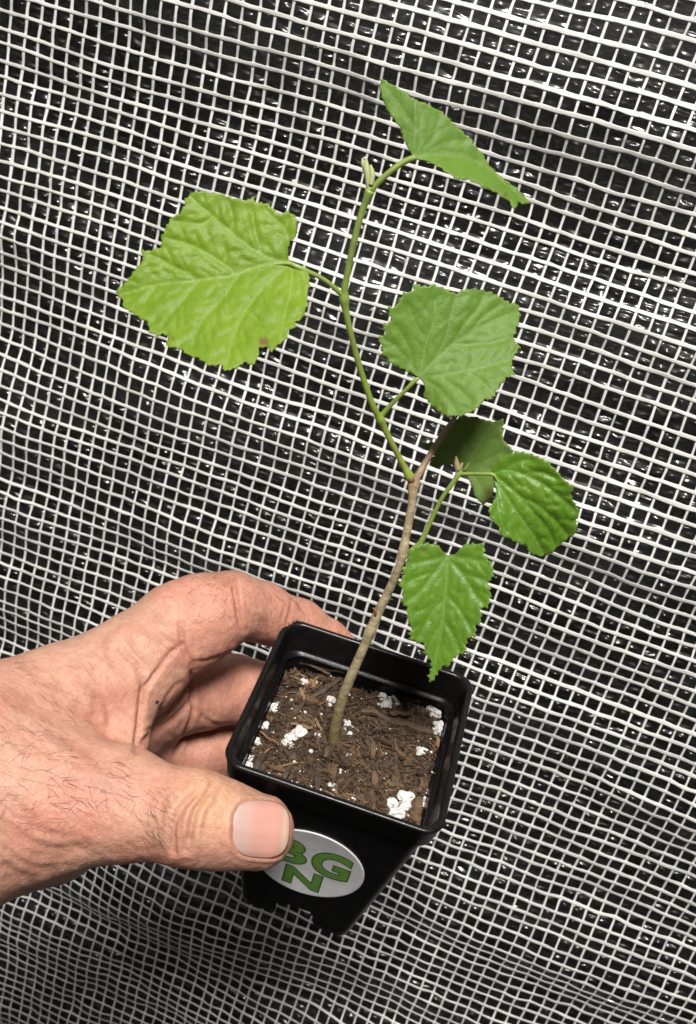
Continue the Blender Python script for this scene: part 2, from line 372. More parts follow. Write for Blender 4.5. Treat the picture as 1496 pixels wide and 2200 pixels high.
def strip(mb, x, y, ln, wd, th, ang, bend, tilt, lift, tone):
    m = 5; P = []
    z0 = soil_h(x, y) + lift; ca, sa = math.cos(ang), math.sin(ang)
    for i in range(m):
        t = i / (m - 1) - .5; px = x + ca * t * ln - sa * bend * (t * t - .1); py = y + sa * t * ln + ca * bend * (t * t - .1)
        P.append((px, py, z0 + tilt * t * ln - .6 * abs(t) * lift))
    V = []
    for i, p in enumerate(P):
        s_ = wd * (.55 + .9 * (.5 - abs(i / (m - 1) - .5)))
        rl = .5 * noise.noise((x + i, y, 3))
        for dx, dz in ((-s_, -th), (-s_ * .8, th), (s_ * .8, th + rl * wd), (s_, -th)): V.append((p[0] - sa * dx, p[1] + ca * dx, p[2] + dz))
    Fc = [(i * 4 + j, i * 4 + (j + 1) % 4, (i + 1) * 4 + (j + 1) % 4, (i + 1) * 4 + j) for i in range(m - 1) for j in range(4)] + [(3, 2, 1, 0), tuple((m - 1) * 4 + j for j in range(4))]
    mb.add(pw(clampxy(V)), Fc, tone)
fb = MB()
def inside(x, y, mrg=27.4): return max(abs(x), abs(y)) < mrg and (max(abs(x) - 23, 0) ** 2 + max(abs(y) - 23, 0) ** 2) < 4.2 ** 2
for _ in range(5200):
    x, y = random.uniform(-28, 28), random.uniform(-28, 28)
    if not inside(x, y): continue
    q = random.random()
    if q < .62: strip(fb, x, y, random.uniform(2, 8), random.uniform(.05, .17), .07, random.gauss(-.5, .9) if random.random() < .6 else random.uniform(0, 3.14), random.uniform(-3, 3), random.uniform(-.45, .45), random.uniform(-.2, 1.5), max(0, random.gauss(.12, .28)))
    else: strip(fb, x, y, random.uniform(2.0, 6.5), random.uniform(.25, .95), .2, random.uniform(0, 3.14), random.uniform(-1, 1), random.uniform(-.4, .4), random.uniform(0, .8), max(0, random.gauss(.03, .15)))
for _ in range(45):                          # pale straw slivers
    x, y = random.uniform(-26, 26), random.uniform(-25, 26)
    strip(fb, x, y, random.uniform(3, 8), random.uniform(.12, .35), .1, random.uniform(0, 3.14), random.uniform(-1, 1), random.uniform(-.3, .3), 1.1, random.uniform(.6, 1))
for _ in range(170):                         # broad flakes
    x, y = random.uniform(-27, 27), random.uniform(-27, 27)
    if inside(x, y, 25.5): strip(fb, x, y, random.uniform(2.5, 7), random.uniform(.6, 1.5), random.uniform(.2, .5), random.uniform(0, 3.14), random.uniform(-1, 1), random.uniform(-.5, .5), random.uniform(.3, 1.8), random.choice([0, 0, 0, .08, .25]))
for _ in range(40):                          # tan shreds, back left
    x, y = random.gauss(-19, 2), random.gauss(21.5, 1.8)
    if inside(x, y): strip(fb, x, y, random.uniform(2, 4.5), random.uniform(.2, .5), .1, random.uniform(0, 3.14), random.uniform(-1, 1), random.uniform(-.7, .7), random.uniform(.8, 2), random.uniform(.5, 1))
o = fb.build('bark_fibre', m_fib, None, False); tag(o, 'tangle of brown bark fibres over the potting mix', 'bark fibre', kind='stuff')
# pixel -> soil plane (x, back)
def on_soil(px, py, z=SZ):
    d = RP.T @ np.array([(px - CX) / F, (py - CY) / F, 1]); o_ = -RP.T @ TP; k_ = (z - o_[2]) / d[2]; q = o_ + k_ * d; return q[0], -q[1]
def Z1(x, y): return 450 + x / 2.493, 1300 + y / 2.493
m_perl, nt, b = mat('perlite'); g = objc(nt); n1 = tex(nt, 900, 4, .6, coord=g)
r = ramp(nt, n1.outputs['Fac'], [(.3, (.48, .45, .41)), (.5, (.70, .685, .655))]); nt.links.new(r.outputs[0], b.inputs['Base Color'])
b.inputs['Roughness'].default_value = .8; nt.links.new(bump(nt, n1.outputs['Fac'], .8, .0007), b.inputs['Normal'])
def lump(x, y, z, rx, ry, rz, sub=3, seed=0, rough=.45):
    bm = bmesh.new(); bmesh.ops.create_icosphere(bm, subdivisions=sub, radius=1)
    a = random.uniform(0, 6.28); V = []
    for v in bm.verts:
        p = v.co; d = 1 + rough * noise.noise(p * 1.3 + Vector((seed, 0, 0))) + .16 * rough * noise.noise(p * 3.5 + Vector((0, seed, 0))) - .12 * max(0, noise.noise(p * 5 + Vector((seed, seed, 0))))
        q = (p.x * rx * d, p.y * ry * d, p.z * rz * d); V.append((x + q[0] * math.cos(a) - q[1] * math.sin(a), y + q[0] * math.sin(a) + q[1] * math.cos(a), z + q[2]))
    Fc = [tuple(v.index for v in f.verts) for f in bm.faces]; bm.free(); return V, Fc
def single(name, V, Fc, m, lab, cat, grp, smooth=True, tone=0.0):
    V = np.asarray(clampxy(V)); c = pw([V.mean(0)])[0]; o = mesh(name, pw(V) - c, Fc, m, None, smooth, {'tone': np.full(len(V), tone)}); o.location = c; tag(o, lab, cat, grp); return o
perls = [  # zoom coordinates, radii mm, label
    ([(415, 720, 1.5), (445, 700, 2.1), (480, 690, 1.9), (440, 740, 1.3)], 'large two-lobed white perlite lump left of the stem base'),
    ([(985, 1065, 1.9), (1045, 1045, 2.3), (1010, 1110, 2.0), (1050, 1080, 1.6)], 'largest bright white perlite cluster near the front right corner of the pot'),
    ([(350, 545, 2.0), (372, 530, 1.3), (340, 570, 1.1)], 'round white perlite lump against the left side, above the large lump'),
    ([(505, 415, 1.5), (490, 405, .9)], 'small white perlite lump near the back left, beside tan shreds'),
    ([(575, 405, 1.2)], 'small white perlite lump near the back wall, right of the tan shreds'),
    ([(925, 490, 1.6), (950, 530, 1.9), (910, 530, 1.4), (965, 505, 1.0)], 'grey-white crumbly perlite cluster behind the big bark strip'),
    ([(1000, 515, 1.3), (990, 490, .9)], 'small perlite lump just right of the crumbly cluster'),
    ([(1185, 545, 1.9), (1215, 575, 2.2)], 'smooth oval greyish perlite lump by the right wall at the back'),
    ([(1235, 640, 1.9), (1205, 660, 1.5), (1250, 665, 1.0)], 'white angular perlite lump by the right wall, in front of the oval one'),
    ([(1140, 775, 1.7), (1120, 770, 1.0)], 'rounded perlite lump right of centre, in front of the bark strip'),
    ([(245, 720, 1.6), (262, 735, 1.1), (235, 745, .9)], 'white perlite lump touching the left wall at mid height'),
    ([(300, 640, 1.2)], 'small pinkish-white perlite lump near the left wall'),
    ([(175, 845, 1.2), (205, 840, 1.6), (222, 805, 1.1), (215, 865, 1.2)], 'jagged white perlite in the front left corner of the pot'),
    ([(650, 520, 1.3), (635, 505, .8)], 'white perlite lump directly left of the stem'),
    ([(580, 700, 1.1), (575, 730, .8), (600, 720, .7)], 'small broken perlite lump just left of the stem base'),
    ([(750, 700, 1.0)], 'small perlite grain just right of the stem base'),
    ([(885, 760, 1.2), (875, 745, .7)], 'perlite grain in the middle of the dark patch, right of the stem base'),
    ([(1165, 1025, 1.5), (1150, 1040, 1.2), (1180, 1005, .9)], 'white perlite lump beside the largest cluster, nearer the right wall'),
    ([(1175, 970, 1.2)], 'flat grey perlite chip above the front right corner lumps'),
    ([(655, 960, .95)], 'round bright perlite grain near the front wall, left of centre'),
    ([(1050, 605, 1.1), (1035, 610, .8)], 'perlite chip lying on the big bark strip'),
    ([(735, 640, 1.2), (735, 660, 1.0)], 'grey perlite grain touching the right of the stem'),
]
for parts, lab in perls:
    VV = []; FF = []
    for (zx, zy, r_) in parts:
        x, y = on_soil(*Z1(zx, zy), SZ - 1); V, Fc = lump(x, y, soil_h(x, y) + r_ * .55, r_ * 1.12, r_ * 1.0, r_ * .85, 3, random.uniform(0, 99), .6)
        FF += [tuple(i + len(VV) for i in f) for f in Fc]; VV += V
    single('perlite_lump', VV, FF, m_perl, lab, 'perlite', 'white perlite lumps in the potting mix', False)
cb = MB()
for (zx, zy) in [(325, 895), (405, 925), (540, 800), (580, 940), (665, 995), (640, 980), (855, 1020), (785, 1045), (960, 900), (735, 810), (790, 725), (960, 695), (1245, 760), (1270, 690), (950, 990), (980, 1000), (515, 945), (440, 510), (470, 500), (510, 580), (490, 570), (650, 385), (885, 545), (745, 495), (660, 460), (830, 500), (1060, 1130), (1240, 700), (700, 800), (860, 805), (770, 660), (1195, 890), (545, 970), (600, 985), (770, 760), (1030, 730), (320, 600), (640, 550), (560, 640), (700, 900)]:
    x, y = on_soil(*Z1(zx, zy), SZ - .6); r_ = random.uniform(.35, .85); V, Fc = lump(x, y, soil_h(x, y) + r_ * .7 + .2, r_, r_ * .8, r_ * .7, 2, random.uniform(0, 99)); cb.add(pw(V), Fc)
for _ in range(420):
    x, y = random.uniform(-27, 27), random.uniform(-27, 27)
    if not inside(x, y): continue
    r_ = random.choice([.12, .18, .25, .3, .4, .55]); V, Fc = lump(x, y, soil_h(x, y) + .5, r_, r_, r_, 1, random.uniform(0, 99)); cb.add(pw(V), Fc)
o = cb.build('perlite_crumbs', m_perl, None, False); tag(o, 'tiny white perlite crumbs scattered through the potting mix', 'perlite crumbs', kind='stuff')
def chip(p0, p1, wd, th, lift, lab, tone=0.05, taper=.6):
    x0, y0 = on_soil(*Z1(*p0), SZ - 1.5); x1, y1 = on_soil(*Z1(*p1), SZ - 1.5)
    m = 16; V = []; d = np.array([x1 - x0, y1 - y0]); ln = np.linalg.norm(d); d /= ln; nrm = np.array([-d[1], d[0]]); z0 = soil_h(x0, y0) + lift + .9; z1 = soil_h(x1, y1) + lift + .9; sd = random.uniform(0, 50)
    for i in range(m):
        t = i / (m - 1); c = np.array([x0, y0]) * (1 - t) + np.array([x1, y1]) * t + nrm * noise.noise((t * 3, sd, 0)) * wd * .7; z = z0 * (1 - t) + z1 * t + .7 * noise.noise((t * 3, 5, sd))
        w_ = wd * (taper + (1 - taper) * math.sin(math.pi * min(1, max(0, t))) ** .5) * (1 + .35 * noise.noise((t * 9, sd, 4)))
        for k_ in range(10):
            a = 2 * math.pi * k_ / 10; e = 1 + .35 * noise.noise((k_ * 2.1, t * 2.5, sd))
            q = c + nrm * w_ * .5 * math.cos(a) * e; V.append((q[0], q[1], z + th * .5 * math.sin(a) * e))
    Fc = [(i * 10 + j, i * 10 + (j + 1) % 10, (i + 1) * 10 + (j + 1) % 10, (i + 1) * 10 + j) for i in range(m - 1) for j in range(10)] + [tuple(range(10))[::-1], tuple((m - 1) * 10 + j for j in range(10))]
    single('bark_chip', V, Fc, m_bark, lab, 'bark chip', 'bark chips in the potting mix', False, tone)
chip((810, 585), (1200, 690), 2.9, 2.0, 1.6, 'long thick brown bark strip lying right of the stem', .10)
chip((390, 640), (520, 520), 1.9, 1.2, 1.3, 'narrow dark bark strip rising from the left towards the stem', 0)
chip((510, 525), (700, 415), 1.9, 1.2, 1.6, 'dark bark strip reaching the stem from the left', .02)
chip((490, 305), (640, 400), 1.3, 1.0, 2.2, 'thin bark sliver leaning near the back left wall', .06)
chip((555, 345), (720, 385), 1.0, .8, 2.6, 'thin brown sliver along the back wall behind the stem', .12)
chip((960, 600), (1100, 570), 2.2, 1.0, 1.7, 'short broken bark piece above the long thick strip', .2)
chip((1040, 480), (1130, 510), 3.6, 1.6, 1.8, 'wide flat bark chip against the back wall on the right', .04)
chip((1060, 610), (1160, 640), 5.2, 1.5, 1.0, 'broad dark bark slab under the right end of the thick strip', .02)
chip((1130, 1020), (1100, 1150), 2.8, 1.0, 1.3, 'upright tan-brown bark chip in the front right corner', .22)
chip((1110, 1140), (1150, 1190), 3.6, 1.2, 1.2, 'squat bark chip tucked against the front right corner wall', .18)
chip((800, 1020), (830, 1075), 2.8, 1.0, 1.0, 'small flat bark chip by the front wall', .12)
chip((1225, 700), (1235, 810), 1.4, .9, 1.2, 'pale splinter standing along the right wall', .7)
chip((570, 600), (595, 690), .9, .7, 1.8, 'pale straw sliver just left of the stem base', .95)
chip((430, 650), (550, 670), 1.5, .8, 1.4, 'orange-brown splinter above the large left perlite lump', .55)
chip((485, 450), (520, 510), 1.2, .8, 1.6, 'short tan splinter behind the left bark strip', .8)
chip((265, 670), (370, 760), .6, .5, 1.8, 'thin tan twig lying near the left wall', .6)
chip((600, 360), (620, 430), 4.0, 1.5, 1.0, 'grey-brown bark slab between the back wall and left strip', .05)

# ================================================================ SEEDLING
def zc(pts, s_, ox, oy): return [(ox + x / s_, oy + y / s_) for x, y in pts]
def polydist(P, poly, closed=False):
    P = np.asarray(P, float); d = np.full(len(P), 1e9); poly = np.asarray(poly, float); m = len(poly)
    for i in range(m if closed else m - 1):
        a, b_ = poly[i], poly[(i + 1) % m]; ab = b_ - a; t = np.clip(((P - a) @ ab) / (ab @ ab + 1e-9), 0, 1)
        d = np.minimum(d, np.linalg.norm(P - a - t[:, None] * ab, axis=1))
    return d
def pip(P, poly):
    x, y = P[:, 0], P[:, 1]; c = np.zeros(len(P), bool); m = len(poly); j = m - 1
    for i in range(m):
        xi, yi = poly[i]; xj, yj = poly[j]
        c ^= ((yi > y) != (yj > y)) & (x < (xj - xi) * (y - yi) / (yj - yi + 1e-12) + xi); j = i
    return c
def leaf_mat(name, lo, hi, vein, edge, trans, rough=.38):
    m, nt, b = mat(name); g = objc(nt); n1 = tex(nt, 90, 4, .6, coord=g); n2 = tex(nt, 700, 4, .65, coord=g); v3 = N(nt, 'ShaderNodeTexVoronoi'); v3.inputs['Scale'].default_value = 900; v3.feature = 'DISTANCE_TO_EDGE'; nt.links.new(g, v3.inputs['Vector'])
    nn = math_(nt, 'ADD', math_(nt, 'MULTIPLY', n1.outputs['Fac'], .6), math_(nt, 'MULTIPLY', n2.outputs['Fac'], .4))
    r_ = ramp(nt, nn, [(.36, lo), (.64, hi)])
    ve = attr(nt, 'vein'); c = mix(nt, math_(nt, 'MULTIPLY', ve.outputs['Fac'], .5), r_.outputs[0], vein)
    c = mix(nt, attr(nt, 'scorch').outputs['Fac'], c, (.16, .085, .035)); c = mix(nt, math_(nt, 'MULTIPLY', attr(nt, 'margin').outputs['Fac'], .5), c, edge)
    nt.links.new(c, b.inputs['Base Color']); b.inputs['Roughness'].default_value = rough; b.inputs['Specular IOR Level'].default_value = .32
    vr = ramp(nt, v3.outputs['Distance'], [(.0, (0, 0, 0)), (.25, (1, 1, 1))])
    h = bump(nt, vr.outputs[0], .16, .00016); h = bump(nt, n2.outputs['Fac'], .12, .0004, h); nt.links.new(h, b.inputs['Normal'])
    t = N(nt, 'ShaderNodeBsdfTranslucent'); tc = mix(nt, 1.0, c, (1.15, 1.1, .35), 'MULTIPLY'); nt.links.new(tc, t.inputs[0]); nt.links.new(h, t.inputs['Normal'])
    ms = N(nt, 'ShaderNodeMixShader'); ms.inputs[0].default_value = trans; nt.links.new(b.outputs[0], ms.inputs[1]); nt.links.new(t.outputs[0], ms.inputs[2]); nt.links.new(ms.outputs[0], nt.nodes['Material Output'].inputs[0]); return m
m_lA = leaf_mat('leaf_yellow_green', (.135, .240, .010), (.195, .305, .018), (.27, .40, .085), (.22, .31, .05), .24, .5)
m_lB = leaf_mat('leaf_mid_green', (.095, .195, .018), (.140, .255, .034), (.22, .34, .10), (.18, .27, .05), .22, .52)
m_lE = leaf_mat('leaf_fresh_green', (.080, .190, .011), (.125, .250, .022), (.19, .33, .075), (.15, .24, .035), .22, .40)
m_stemW, nt, b = mat('woody_stem'); g = objc(nt); n1 = tex(nt, 350, 5, .6, coord=g); hh_ = attr(nt, 'tone')
cr = ramp(nt, hh_.outputs['Fac'], [(0, (.13, .095, .03)), (.13, (.22, .17, .07)), (.26, (.37, .32, .19)), (.62, (.46, .39, .24)), (.75, (.40, .28, .17)), (1, (.22, .12, .08))])
c = mix(nt, ramp(nt, n1.outputs['Fac'], [(.35, (0, 0, 0)), (.7, (1, 1, 1))]).outputs[0], cr.outputs[0], (.17, .12, .07)); c = mix(nt, .7, cr.outputs[0], c)
nt.links.new(c, b.inputs['Base Color']); b.inputs['Roughness'].default_value = .5; nt.links.new(bump(nt, n1.outputs['Fac'], .9, .0009), b.inputs['Normal'])
m_stemG, nt, b = mat('green_stem'); g = objc(nt); n1 = tex(nt, 300, 4, .6, coord=g)
cr = ramp(nt, attr(nt, 'tone').outputs['Fac'], [(0, (.24, .34, .045)), (.5, (.17, .26, .035)), (1, (.26, .38, .08))]); c = mix(nt, ramp(nt, n1.outputs['Fac'], [(.4, (0, 0, 0)), (.75, (.6, .6, .6))]).outputs[0], cr.outputs[0], (.16, .14, .05))
nt.links.new(c, b.inputs['Base Color']); b.inputs['Roughness'].default_value = .4; b.inputs['Subsurface Weight'].default_value = .1; b.inputs['Subsurface Radius'].default_value = (.5, 1, .2); b.inputs['Subsurface Scale'].default_value = .001
m_bud, nt, b = mat('bud_fuzz'); b.inputs['Base Color'].default_value = (.33, .36, .17, 1); b.inputs['Roughness'].default_value = .8
m_tan, nt, b = mat('dry_bud'); b.inputs['Base Color'].default_value = (.24, .20, .09, 1); b.inputs['Roughness'].default_value = .7
m_node, nt, b = mat('node_scar'); b.inputs['Base Color'].default_value = (.16, .07, .03, 1); b.inputs['Roughness'].default_value = .6
base_w = W(C3(722, 1592, 318)); plant = empty('seedling', base_w)
tag(plant, 'young tree seedling with six toothed green leaves growing from the black pot', 'plant')
def plant_child(name, V, Fc, m, attrs=None, smooth=True, parent=None):
    if parent is None:
        o = mesh(name, np.asarray(V) - base_w, Fc, m, plant, smooth, attrs)
    else: o = mesh(name, np.asarray(V) - base_w, Fc, m, parent, smooth, attrs)
    return o
def stemtube(name, pts, mat_, t0=0, t1=1, parent=None, k=14, bumps=(), cap=True):
    """pts: (px, py, depth, radius mm)"""
    S = spline(np.array([list(C3(a, b_, d)) + [r_] for a, b_, d, r_ in pts]), 10); n_ = len(S)
    R = S[:, 3].copy(); s_ = np.linspace(0, 1, n_)
    for (c_, a_, w_) in bumps: R *= 1 + a_ * np.exp(-((s_ - c_) / w_) ** 2)
    R *= 1 + .05 * np.array([noise.noise((q * n_ * .22, 3, n_)) + .5 * noise.noise((q * n_ * .6, 7, n_)) for q in s_])
    V, Fc = tube(W(S[:, :3]), R * .001, k, cap)
    return plant_child(name, V, Fc, mat_, {'tone': np.repeat(t0 + (t1 - t0) * s_, k)}, parent=parent)
z4 = lambda x, y: (700 + x / 2.493, 850 + y / 2.493)
stem_o = stemtube('stem', [(708, 1655, 336, 2.1), (714, 1612, 327, 1.85), (721, 1560, 321, 1.75), (736, 1500, 315, 1.62), (760, 1440, 310, 1.5), (784, 1385, 306, 1.4), (811, 1320, 302, 1.45), (840, 1260, 298, 1.3), (861, 1208, 294, 1.22), (873, 1150, 291, 1.2), (884, 1090, 288, 1.15), (890, 1040, 286, 1.25), (905, 1010, 285, 1.0), (938, 955, 286, .85), (965, 915, 288, .75), (985, 885, 290, .6)], m_stemW, 0, 1, bumps=((.36, .28, .012), (.56, .25, .02), (.73, .3, .02)))
z = C3(808, 1312, 300.6); V, Fc = tube(W(np.array([z + (-.9, -.9, -.3), z, z + (-.2, 1.6, 0)])), [.0002, .0006, .0003], 8); plant_child('leaf_scar', V, Fc, m_node, parent=stem_o)
shoot = stemtube('green_shoot', [(885, 1032, 286, .95), (862, 990, 283, .85), (836, 940, 279, .85), (817, 900, 276, .9), (800, 868, 273, .85), (772, 785, 268, .8), (750, 700, 263, .8), (740, 640, 260, .95), (746, 590, 257, .8), (763, 510, 252, .8), (778, 455, 249, .8), (796, 408, 246, .95)], m_stemG, 0, 1, bumps=((.02, .5, .03), (.27, .35, .025), (.63, .45, .02), (1, .3, .03)))
z = C3(884, 1030, 285.2); V, Fc = tube(W(np.array([z + (-1.3, -1.0, 0), z, z + (.8, .7, 0)])), [.0008, .0012, .0009], 10); plant_child('node_collar', V, Fc, m_node, parent=shoot)
bud = stemtube('bud', [(795, 410, 246, .8), (792, 385, 245.4, .85), (788, 362, 245, .8), (787, 344, 245, .35)], m_bud)
stemtube('bud_scale', [(797, 398, 245, .6), (800, 375, 244.6, .7), (796, 355, 244.5, .35)], m_bud, parent=bud)
stemtube('bud_scale', [(786, 372, 245.6, .5), (781, 352, 245.4, .6), (779, 340, 245.4, .2)], m_bud, parent=bud)
shoot2 = stemtube('side_shoot', [(874, 1190, 293.5, .7), (900, 1170, 292, .8), (912, 1150, 291, .75), (930, 1110, 289, .65), (950, 1070, 287, .62), (975, 1035, 285, .7), (987, 1015, 284, .85), (984, 1003, 284, .8)], m_stemG, 0, 1)
stemtube('bud', [(985, 1010, 283.6, .9), (982, 998, 283.4, .8), (980, 980, 283.6, .25)], m_tan, parent=None)
stemtube('bud', [(988, 1008, 283.4, .6), (994, 994, 283.2, .35)], m_tan, parent=None)

def leaf(outline, attach, veins, depth, mt, relief=.5, pucker=.35, step=5.0, scorch=(), petiole=None, label=None, seed=1, tooth=(3.0, 13.0), vw=2.3, thick=.28, pk=(0.045, 0.03)):
    O = np.array(outline, float)
    D = np.vstack([O, O[:1]]); pts = []; acc = 0; r_ = np.random.default_rng(seed)
    area = 0.5 * np.sum(D[:-1, 0] * D[1:, 1] - D[1:, 0] * D[:-1, 1]); sg = 1 if area > 0 else -1
    ph = 0.0; per = tooth[1]
    for i in range(len(O)):
        a, b_ = D[i], D[i + 1]; ln = np.linalg.norm(b_ - a); m_ = max(1, int(ln / 3.2)); t_ = (b_ - a) / (ln + 1e-9); nn = np.array([t_[1], -t_[0]]) * sg
        for k_ in range(m_):
            q = a + (b_ - a) * k_ / m_; ph += ln / m_ / per
            if ph > 1: ph -= 1; per = tooth[1] * r_.uniform(.7, 1.4)
            near = min(1, np.linalg.norm(q - attach) / 60)
            pts.append(q + nn * tooth[0] * near * (ph ** 1.5 - .35))
    B = np.array(pts); mn, mx_ = B.min(0), B.max(0)
    gx, gy = np.meshgrid(np.arange(mn[0], mx_[0], step), np.arange(mn[1], mx_[1], step)); G = np.stack([gx.ravel(), gy.ravel()], 1); G = G + r_.uniform(-.8, .8, G.shape)
    G = G[pip(G, B)]; G = G[polydist(G, B, True) > step * .45]
    allp = np.vstack([B, G]); nB = len(B)
    res = delaunay_2d_cdt([Vector(p) for p in allp], [(i, (i + 1) % nB) for i in range(nB)], [list(range(nB))], 1, 1e-4)
    P = np.array([tuple(v) for v in res[0]]); Fc = [tuple(f) for f in res[2]]
    sub = []
    for (w_, vp) in veins:
        if w_ < .6: continue
        sp = spline(np.array(vp, float), 6); L_ = np.cumsum(np.r_[0, np.linalg.norm(np.diff(sp, axis=0), axis=1)]); q = 30.0; sd_ = 1
        while q < L_[-1] - 12:
            k_ = min(np.searchsorted(L_, q), len(sp) - 2); t_ = sp[k_ + 1] - sp[k_]; t_ = t_ / (np.linalg.norm(t_) + 1e-9); a_ = sd_ * r_.uniform(.75, 1.0); ln = r_.uniform(26, 44)
            d0 = np.array([t_[0] * math.cos(a_) - t_[1] * math.sin(a_), t_[0] * math.sin(a_) + t_[1] * math.cos(a_)]); sub.append((.28, [tuple(sp[k_]), tuple(sp[k_] + d0 * ln * .5), tuple(sp[k_] + d0 * ln + t_ * ln * .15)])); q += r_.uniform(14, 22); sd_ = -sd_
    veins = list(veins) + sub
    dv = np.full(len(P), 1e9); wv = np.zeros(len(P)); vein = np.zeros(len(P))
    for k_, (w_, vp) in enumerate(veins):
        sp = spline(np.array(vp, float), 6); dd = polydist(P, sp); dv = np.minimum(dv, dd / (.6 + .4 * w_) + (0 if w_ > .3 else 5)); tt = np.linalg.norm(P - np.array(vp[0]), axis=1) / (np.linalg.norm(np.array(vp[-1]) - np.array(vp[0])) + 1e-9)
        vein = np.maximum(vein, np.exp(-(dd / (vw * w_ * (1.1 - .6 * np.clip(tt, 0, 1)))) ** 2) * w_ ** .5)
    edge = polydist(P, B, True); ef = np.clip(edge / 25, 0, 1)
    rel = relief * (1 - np.exp(-(dv / 13) ** 2)) + relief * .35 * (1 - np.exp(-(dv / 4) ** 2))                       # quilted bulge between the veins
    th = .6; u = P[:, 0] * math.cos(th) + P[:, 1] * math.sin(th); v = -P[:, 0] * math.sin(th) + P[:, 1] * math.cos(th)
    pkr = pucker * (vnoise(u * pk[0], v * pk[1], seed + 50) + .5 * vnoise(u * pk[0] * 2.3, v * pk[1] * 2.2, seed + 51)) * (.35 + .65 * ef)
    rip = .5 * vnoise(P[:, 0] * .04, P[:, 1] * .04, seed + 52) * (1 - ef)
    d_ = np.array([depth(x, y) for x, y in P]) - rel * .62 - pkr * .26 - rip * .6
    V = np.array([C3(x, y, q) for (x, y), q in zip(P, d_)])
    sco = np.zeros(len(P))
    for (sx_, sy_, sr) in scorch: sco = np.maximum(sco, np.clip(1.5 - np.hypot(P[:, 0] - sx_, P[:, 1] - sy_) / sr, 0, 1))
    o = plant_child('leaf', W(V), Fc, mt, {'vein': vein, 'scorch': sco, 'margin': np.exp(-(edge / 3.5) ** 2)})
    md = o.modifiers.new('thickness', 'SOLIDIFY'); md.thickness = thick * .001; md.offset = 0
    if label: o['label'] = label
    if petiole: stemtube('petiole', petiole, m_stemG, .3, 1, parent=o)
    return o
z5 = lambda L_: zc(L_, 2.72, 230, 380); z6 = lambda L_: zc(L_, 2.933, 740, 150); zz4 = lambda L_: zc(L_, 2.493, 700, 850)
def cup(ax, ay, bx, by, base, gx, gy, fold, curl, L0=150.):
    """depth of a leaf: tilt gx, gy (mm per 100 px) about (ax, ay), V-fold about the line to (bx, by), tip curl"""
    d = np.array([bx - ax, by - ay], float); ln = np.hypot(*d); d /= ln; nrm = np.array([-d[1], d[0]])
    def f(x, y):
        q = np.array([x - ax, y - ay]); s_ = q @ d; t_ = q @ nrm
        return base + gx * q[0] / 100 + gy * q[1] / 100 - fold * (math.sqrt(t_ * t_ + 400) - 20) / 100 + curl * (s_ / L0) ** 2
    return f
# large yellow-green leaf, left
oA = z5([(550, 80), (600, 98), (650, 95), (740, 125), (820, 140), (850, 118), (875, 150), (940, 155), (975, 190), (1000, 222), (1060, 202), (1090, 222), (1110, 250), (1108, 345), (1068, 380), (1055, 430), (1062, 485), (1110, 520), (1180, 560), (1184, 640), (1165, 700), (1175, 740), (1155, 790), (1140, 830), (1100, 850), (1100, 885), (1065, 890), (1045, 950), (1000, 980), (965, 1025), (930, 990), (890, 1000), (880, 1060), (850, 1100), (800, 1080), (770, 1112), (690, 1135), (665, 1095), (600, 1105), (530, 1055), (480, 1045), (440, 1010), (370, 995), (345, 985), (360, 930), (330, 915), (300, 930), (250, 910), (240, 850), (170, 810), (100, 765), (90, 715), (48, 675), (110, 620), (160, 550), (215, 485), (200, 428), (245, 432), (320, 412), (318, 350), (350, 290), (375, 240), (420, 220), (455, 170), (460, 130), (500, 92)])
aA = np.array([625, 567.])
vA = [(1.5, [(625, 567), (560, 570), (510, 590), (430, 603), (340, 612), (262, 634)]), (1.1, [(625, 567), (560, 545), (500, 500), (440, 450), (405, 420)]), (.9, [(625, 567), (622, 525), (610, 490), (570, 450)]), (1.1, [(625, 567), (575, 610), (530, 665), (500, 730), (488, 785)]), (.9, [(630, 570), (625, 620), (612, 680), (600, 745)]), (.8, [(632, 570), (655, 600), (655, 680)]),
      (.7, [(510, 590), (470, 560), (420, 530), (355, 510)]), (.7, [(520, 585), (480, 640), (430, 700), (415, 745)]), (.6, [(430, 603), (390, 650), (345, 705)]), (.6, [(430, 603), (370, 570), (320, 545)]), (.5, [(500, 500), (500, 470), (490, 430)]), (.5, [(460, 465), (430, 480), (370, 475)]), (.5, [(560, 545), (550, 500), (540, 450)]), (.5, [(530, 665), (560, 700), (570, 745)]), (.5, [(340, 612), (310, 650)])]
fA = cup(625, 567, 262, 634, 256, 1.0, -3.0, 3.0, 2.6, 330.)
LA = leaf(oA, aA, vA, fA, m_lA, .85, .95, 5, [(566, 735, 9), (372, 728, 3)], [(740, 638, 260, .75), (715, 615, 258, .62), (690, 597, 257, .6), (662, 584, 256, .65), (640, 574, 255.4, .7), (618, 566, 255.4, .45), (575, 569, 255.6, .25)], 'largest leaf, broad and yellow-green, out to the left', 1, (4.5, 17))
